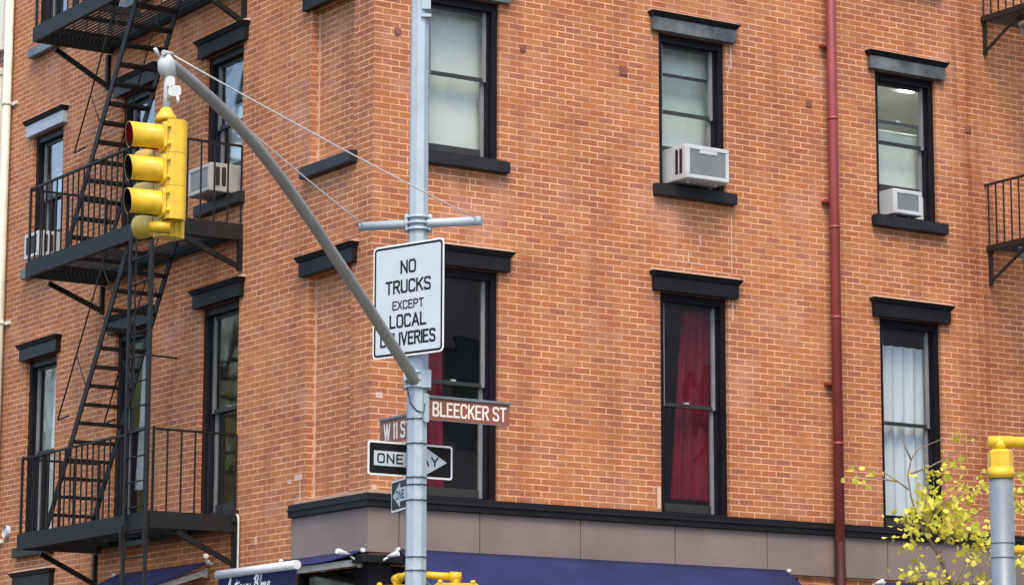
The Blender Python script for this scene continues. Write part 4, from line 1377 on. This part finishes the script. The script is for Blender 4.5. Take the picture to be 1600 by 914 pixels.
# ------------------------------------------------------------------ yellow signal head on the mast arm
def signal():
    c0 = Vector((-6.405, -7.765, 0))
    ax = Vector((c0.x + 0.012, c0.y - 0.01, 0))
    S = thing('traffic_signal', 'yellow traffic signal with long visors hanging from the mast arm tip', 'traffic signal', (ax.x, ax.y, 5.82))
    PIT = 0.262
    def face(dir_, centre, ztop, lit, body_depth, nm):
        d = dir_.normalized()
        r = Vector((-d.y, d.x, 0))
        P = lambda a, b, dd: centre + r * a + d * dd + Vector((0, 0, b))
        hs = None
        for k in range(3):
            zc = ztop - PIT * (k + .5)
            m = MB()
            # section box with softened corners
            m.prism([(a, b - body_depth / 2) for a, b in rrect(0.235, body_depth, 0.052, 6)], zc - PIT / 2 + .0015, zc + PIT / 2 - .0015, lambda a, b, d: P(a, d, b))
            for a in (-.05, 0.0, .05):
                m.prism([(a + x, y - body_depth) for x, y in rrect(0.016, 0.024, 0.006, 3)], zc - PIT / 2 + .002, zc + PIT / 2 - .002, lambda a, b, d: P(a, d, b))
            m.prism([(a, b + zc) for a, b in rrect(0.205, PIT - 0.030, 0.04)], -0.004, 0.022, P)
            for a in (-.122, .122):
                for b in (-.07, .07):
                    m.tube([P(a, zc + b - .014, -.012), P(a, zc + b + .014, -.012)], 0.013, 8)
            hs = m.build('signal_section', M['yellow'], S)
            # tunnel visor: open tube whose lower lip is cut back
            v = MB()
            n = 24
            r0 = 0.100
            inner, outer, inner2, outer2 = [], [], [], []
            for i in range(n + 1):
                t = R_(-62 + (360 - 56) * i / n)        # gap at the bottom
                ang = math.pi / 2
                t = R_(-74 + 328 * i / n)
                ca, sa = math.cos(t), math.sin(t)
                ln = 0.285 - 0.025 * (1 - sa) / 2
                outer.append(v.bm.verts.new(P(r0 * ca, zc + r0 * sa, 0.022)))
                outer2.append(v.bm.verts.new(P(r0 * 1.02 * ca, zc + r0 * 1.02 * sa, ln)))
                inner.append(v.bm.verts.new(P((r0 - .004) * ca, zc + (r0 - .004) * sa, 0.022)))
                inner2.append(v.bm.verts.new(P((r0 - .004) * 1.02 * ca, zc + (r0 - .004) * 1.02 * sa, ln)))
            for i in range(n):
                for a, b, mi in ((outer, outer2, 0), (inner, inner2, 1)):
                    fc = v.bm.faces.new((a[i], a[i + 1], b[i + 1], b[i])); fc.smooth = True; fc.material_index = mi
                v.bm.faces.new((outer2[i], outer2[i + 1], inner2[i + 1], inner2[i])).material_index = 0
            v.build('visor', [M['yellow'], M['visor_black']], S, recalc=False)
            l = MB()
            l.tube([P(0, zc, 0.023), P(0, zc, 0.034)], [0.094, 0.07], 20)
            o = l.build('lens', M['lens_red'] if (lit and k == 0) else M['lens_dark'], S)
            if lit and k == 0: o['label'] = 'lit red lens'
    d1 = cvec(-math.cos(R_(24)), -math.sin(R_(24)))
    face(d1, ax + d1 * 0.02, 6.755, True, 0.165, 'a')
    d2 = cvec(-math.cos(R_(46)), math.sin(R_(46)))
    face(d2, ax + cvec(-0.035, 0.17) + d2 * -0.01, 6.635, False, 0.16, 'b')
    # end caps, hanger and bracket plates
    m = MB()
    m.tube([(ax.x, ax.y, 6.755), (ax.x, ax.y, 6.79), (ax.x, ax.y, 6.835), (ax.x, ax.y, 6.86)], [0.092, 0.080, 0.052, 0.040], 16)
    q = cvec(0, .10)
    m.tube([Vector((ax.x, ax.y, 5.915)) + cvec(-.10, -.02), Vector((ax.x, ax.y, 5.915)) + cvec(.06, -.03)], 0.045, 12)
    m.build_each('end_cap', M['yellow'], S)
    m = MB()
    m.tube([(TIP.x + .03, TIP.y + .01, 7.15), (ax.x, ax.y, 6.85)], 0.032, 12)
    pc = Vector((ax.x, ax.y, 0))
    for b, a, zz, ww in ((0.02, 0.035, 7.06, .07), (0.06, 0.07, 6.985, .10)):
        pp = lambda x, y, d, a=a, zz=zz: pc + cvec(a + x, -0.05 + d) + Vector((0, 0, zz + y))
        m.prism(rrect(ww, 0.085, 0.03), -0.012, 0.012, pp)
    m.tube([pc + cvec(.05, -.04) + Vector((0, 0, 7.06)), pc + cvec(.02, -.03) + Vector((0, 0, 6.93))], 0.016, 8)
    m.tube([pc + cvec(.09, -.05) + Vector((0, 0, 6.95)), pc + cvec(.10, -.05) + Vector((0, 0, 6.88))], 0.014, 8)
    m.build('hanger', M['hardware'], S)
signal()

# ------------------------------------------------------------------ pedestrian signals
def ped_signal(name_loc, yaw, label, arms, arm_from):
    c = Vector(name_loc)
    pl = sign_frame(yaw, c)
    S = thing('pedestrian_signal', label, 'pedestrian signal', pl(0, -.23, 0), 'yellow pedestrian signals')
    m = MB(); m.prism(rrect(0.45, 0.47, 0.05), -0.20, 0.0, pl); m.build('housing', M['yellow_dull'], S)
    m = MB(); m.prism(rrect(0.38, 0.40, 0.02), 0.001, 0.012, pl); m.build('display', M['visor_black'], S)
    m = MB()
    for k in range(9):
        y = -0.19 + k * 0.045
        m.prism([(-.19, y), (.19, y), (.19, y + .004), (-.19, y + .004)], 0.013, 0.05, pl)
    for s in (-.2, .196): m.prism([(s, -.20), (s + .004, -.20), (s + .004, .20), (s, .20)], 0.012, 0.05, pl)
    m.prism([(-.21, .20), (.21, .20), (.21, .208), (-.21, .208)], 0.012, 0.09, pl)
    m.build('visor_grid', M['visor_black'], S)
    m = MB()
    for s in (-.16, .16):
        m.tube([pl(s, .23, -.03), pl(s, .265, -.03)], [0.035, 0.018], 10)
    m.build_each('hinge', M['yellow'], S)
    m = MB()
    m.tube([pl(-0.02 * 0, .22, -.10), pl(0, .30, -.10)], 0.042, 12)
    top = pl(0, .30, -.10)
    m.tube([top, Vector(arm_from)], 0.036, 12)
    m.tube([top + (top - Vector(arm_from)).normalized() * .05, top - (top - Vector(arm_from)).normalized() * .06], 0.048, 12)
    m.build('mounting_arm', M['yellow'], S)
    return S
ped_signal(Vector((PX, PY, 3.375)) + cvec(0.40, -.02), 8, 'yellow pedestrian signal mounted right of the silver traffic pole', 1, (PX + .05, PY, 3.69))
ped_signal(Vector((PX, PY, 3.365)) + cvec(-0.23, 0.14), -28, 'yellow pedestrian signal mounted left of the silver traffic pole', 1, (PX - .05, PY, 3.70))

# near post at the right edge
QX, QY = -6.493, -17.245
t = thing('signal_post', 'blue grey signal post with a yellow cap at the right edge', 'signal post', (QX, QY, 0.14))
m = MB(); m.tube([(QX, QY, 0.14), (QX, QY, 3.13)], 0.0575, 24); m.build('post', M['post_grey'], t)
m = MB()
m.tube([(QX, QY, 0.14), (QX, QY, 0.55)], [0.13, 0.07], 16); m.build('post_base', M['post_grey'], t)
m = MB()
for z in (2.73, 2.80): m.tube([(QX, QY, z), (QX, QY, z + 0.007)], 0.0592, 24)
m.build_each('seam_band', M['post_grey'], t)
m = MB()
m.tube([(QX, QY, 3.115), (QX, QY, 3.165)], 0.0635, 24)
m.tube([(QX, QY, 3.165), (QX, QY, 3.172), (QX, QY, 3.245), (QX, QY, 3.255)], [0.0625, 0.0605, 0.0605, 0.05], 8, smooth=False)
m.tube([(QX, QY, 3.255), (QX, QY, 3.30)], 0.033, 16)
e0 = Vector((QX, QY, 3.295)) - cvec(.058, 0)
e1 = Vector((QX, QY, 3.285)) + cvec(0.62, -.05)
m.tube([e0, e1], 0.026, 16)
m.tube([e0, e0 + cvec(.115, 0)], 0.029, 16)
m.build('slip_fitter', M['yellow'], t)
pc = Vector((QX, QY, 2.985)) + cvec(0.62, -.05)
ped = ped_signal(pc, 60, 'yellow pedestrian signal on the near post at the right edge', 1, tuple(e1))
m = MB(); m.tube([Vector((QX, QY, 2.77)) + cvec(.05, 0), pc + Vector((0, 0, -.215))], 0.022, 12); m.build('lower_arm', M['yellow'], ped)

# ------------------------------------------------------------------ ginkgo-yellow street tree
def leaf_fan(bm, p, size):
    """a small fan leaf: four-sided blade with a notch, randomly turned"""
    d = Vector((random.gauss(0, 1), random.gauss(0, 1), random.gauss(-.35, .8))).normalized()
    a = d.orthogonal().normalized()
    ang = random.random() * 6.28
    s = (a * math.cos(ang) + d.cross(a) * math.sin(ang))
    nrm = d.cross(s)
    L = size * random.uniform(.7, 1.2)
    W = L * random.uniform(.45, .65)
    cup = nrm * L * random.uniform(-.15, .2)
    v = [bm.verts.new(q) for q in (p, p + d * L * .55 + s * W + cup, p + d * L * 1.0 + s * W * .45, p + d * L * .86, p + d * L * 1.0 - s * W * .45, p + d * L * .55 - s * W + cup)]
    bm.faces.new((v[0], v[1], v[2], v[3]))
    bm.faces.new((v[0], v[3], v[4], v[5]))
TB = Vector((4.95, -5.05, 0.14))
TR = thing('street_tree', 'slender street tree with sparse yellow leaves in front of the shop', 'tree', tuple(TB))
bk = MB()
trunk = [TB, (4.93, -5.03, 1.2), (4.86, -4.98, 2.2), (4.62, -4.80, 3.2), (4.40, -4.645, 3.75), (4.27, -4.56, 4.10), (4.17, -4.495, 4.30), (4.10, -4.45, 4.45)]
bk.tube(trunk, [0.085, .075, .062, .040, .026, .021, .018, .014], 10)
bk.build('trunk', M['bark'], TR)
tw = MB()
TW = [
 [(4.10, -4.45, 4.45), (4.04, -4.41, 4.70), (4.015, -4.394, 4.93), (4.04, -4.42, 5.10), (4.12, -4.46, 5.22), (4.28, -4.57, 5.30), (4.40, -4.62, 5.36)],
 [(4.02, -4.40, 4.78), (3.93, -4.33, 4.87), (3.80, -4.25, 4.97), (3.70, -4.19, 5.0)],
 [(4.03, -4.42, 4.95), (4.20, -4.52, 5.02), (4.36, -4.62, 5.12), (4.52, -4.73, 5.25), (4.64, -4.80, 5.40)],
 [(4.27, -4.56, 4.10), (4.40, -4.64, 4.35), (4.52, -4.72, 4.45), (4.68, -4.83, 4.58), (4.85, -4.94, 4.70), (4.98, -5.02, 4.85)],
 [(4.17, -4.495, 4.30), (4.24, -4.54, 4.55), (4.32, -4.60, 4.78), (4.36, -4.62, 4.95)],
 [(4.10, -4.45, 4.45), (4.02, -4.39, 4.42), (3.95, -4.35, 4.44)],
 [(4.40, -4.645, 3.75), (4.25, -4.55, 3.82), (4.08, -4.44, 3.84), (3.97, -4.37, 3.90)],
 [(4.40, -4.645, 3.75), (4.50, -4.72, 4.0), (4.60, -4.78, 4.20), (4.70, -4.84, 4.30)],
 [(4.24, -4.54, 4.55), (4.34, -4.6, 4.66), (4.46, -4.68, 4.72), (4.58, -4.76, 4.80), (4.80, -4.9, 4.84)],
 [(4.62, -4.80, 3.2), (4.85, -4.92, 3.7), (5.0, -5.02, 4.05), (5.15, -5.1, 4.6), (5.3, -5.2, 5.2)],
 [(4.86, -4.98, 2.2), (5.2, -5.2, 3.0), (5.5, -5.4, 3.9), (5.7, -5.5, 4.8)],
 [(4.62, -4.80, 3.2), (4.3, -4.7, 3.4), (3.9, -4.6, 3.5)],
 [(3.93, -4.33, 4.87), (3.75, -4.22, 4.90), (3.62, -4.14, 4.91), (3.52, -4.08, 4.94)],
 [(4.04, -4.42, 5.10), (4.0, -4.39, 5.22), (3.96, -4.36, 5.36), (3.93, -4.34, 5.46)],
]
for pts in TW:
    r0 = 0.011 if len(pts) < 7 else 0.012
    tw.tube(pts, [r0 - (r0 - 0.003) * i / (len(pts) - 1) for i in range(len(pts))], 6)
tw.build('twigs', M['twig'], TR)
CL = [(3.948, 4.470, 9), (4.0, 4.267, 9), (4.05, 4.21, 8), (4.119, 4.523, 26), (4.08, 4.42, 10), (4.209, 4.726, 26), (4.298, 4.896, 12), (4.229, 4.42, 24), (4.402, 4.522, 24), (4.454, 4.33, 20), (4.36, 4.6, 18), (4.16, 4.62, 18),
      (4.338, 4.40, 12), (4.569, 4.387, 18), (4.62, 4.184, 20), (4.50, 4.05, 12), (4.707, 4.251, 12), (4.70, 4.56, 0), (4.579, 4.793, 9), (4.5, 4.76, 7), (4.806, 4.80, 14), (4.74, 4.86, 9), (4.979, 4.928, 7), (4.97, 4.589, 14), (4.93, 4.75, 9), (4.98, 3.981, 14), (5.02, 4.12, 12),
      (4.103, 3.816, 12), (4.273, 3.849, 10), (4.443, 3.80, 9), (3.993, 3.917, 7), (4.668, 3.848, 14), (4.16, 4.05, 5), (3.532, 4.932, 4), (3.617, 4.88, 5), (3.817, 4.965, 3), (4.22, 4.99, 5), (4.346, 5.02, 6), (4.592, 5.337, 3), (4.42, 5.10, 4), (4.78, 3.75, 10), (4.55, 4.55, 10),
      (4.2, 3.6, 14), (4.5, 3.5, 16), (4.8, 3.4, 16), (5.2, 4.0, 20), (5.3, 4.6, 20), (5.5, 4.2, 20), (5.6, 4.8, 16), (5.3, 5.2, 14), (5.0, 3.3, 16), (3.9, 3.5, 10), (5.4, 3.4, 16)]
lf = MB()
for x, z, n in CL:
    y = -5.05 + (4.95 - x) * -0.0 + (-4.45 + 5.05) * ((4.95 - x) / .85) if x < 4.95 else -5.05 - (x - 4.95) * .5
    for i in range(int(n * 1.9)):
        q = Vector((x + random.gauss(0, .050), y + random.gauss(0, .13), z + random.gauss(0, .050)))
        leaf_fan(lf.bm, q, 0.064)
lf.build('crown', M['ginkgo'], TR, recalc=False)

# building across the main street (it shows in the right facade's panes)
OB = thing('apartment_building', 'pale brick building across the main street, mirrored in the lower panes', 'building', (25, -24, 0))
m = MB()
uvl = m.bm.loops.layers.uv.verify()
oh = [(7.2 + 3.0 * i, 8.3 + 3.0 * i, z, z + 1.9) for i in range(12) for z in (5.0, 8.3, 11.6, 14.9)]
facade(m, lambda u, w, z: Vector((u, -19.5 + w, z)), 6, 45, 0.1, 20, oh, 0.15, 1.0)
facade(m, lambda u, w, z: Vector((6 - w, u, z)), -32, -19.5, 0.1, 20, [], 0.15, 1.0)
for pts in ([(6, -32, 20), (45, -32, 20), (45, -19.5, 20), (6, -19.5, 20)], [(45, -32, .1), (45, -19.5, .1), (45, -19.5, 20), (45, -32, 20)], [(6, -32, .1), (45, -32, .1), (45, -32, 20), (6, -32, 20)]): m.quad(pts)
m.build('wall', M['stone_brick'], OB, recalc=False)
for a, b, z0, z1 in oh:
    m = MB()
    m.box(a, b, -19.68, -19.64, z0, z1)
    m.build('window', M['shop_glass'], OB)

# trees across the side street (they show in the left facade's panes)
def far_tree(x, y, h, r, label):
    T = thing('street_tree', label, 'tree', (x, y, 0.14), 'trees across the side street')
    b = MB()
    b.tube([(x, y, 0.14), (x + .1, y, h * .35), (x - .1, y + .2, h * .7)], [0.2, 0.15, 0.06], 10)
    for k in range(7):
        a = k * 0.9
        b.tube([(x, y, h * (.35 + .04 * k)), (x + r * .7 * math.cos(a), y + r * .7 * math.sin(a), h * (.5 + .06 * k))], [0.07, 0.02], 6)
    b.build('trunk', M['bark'], T)
    l = MB()
    for i in range(2600):
        a, e = random.random() * 6.28, random.gauss(0, .5)
        rr = r * (0.35 + 0.65 * random.random() ** .5) * (1 + .25 * math.sin(3 * a + x))
        q = Vector((x + rr * math.cos(a) * math.cos(e), y + rr * math.sin(a) * math.cos(e), h * .65 + rr * math.sin(e) * 1.25))
        leaf_fan(l.bm, q, 0.26)
    l.build('crown', M['green_leaf'], T, recalc=False)
far_tree(-9.5, 21.5, 13.5, 3.6, 'leafy green street tree across the side street, nearer one')
far_tree(-12.0, 31.0, 13.5, 3.8, 'leafy green street tree across the side street, farther one')
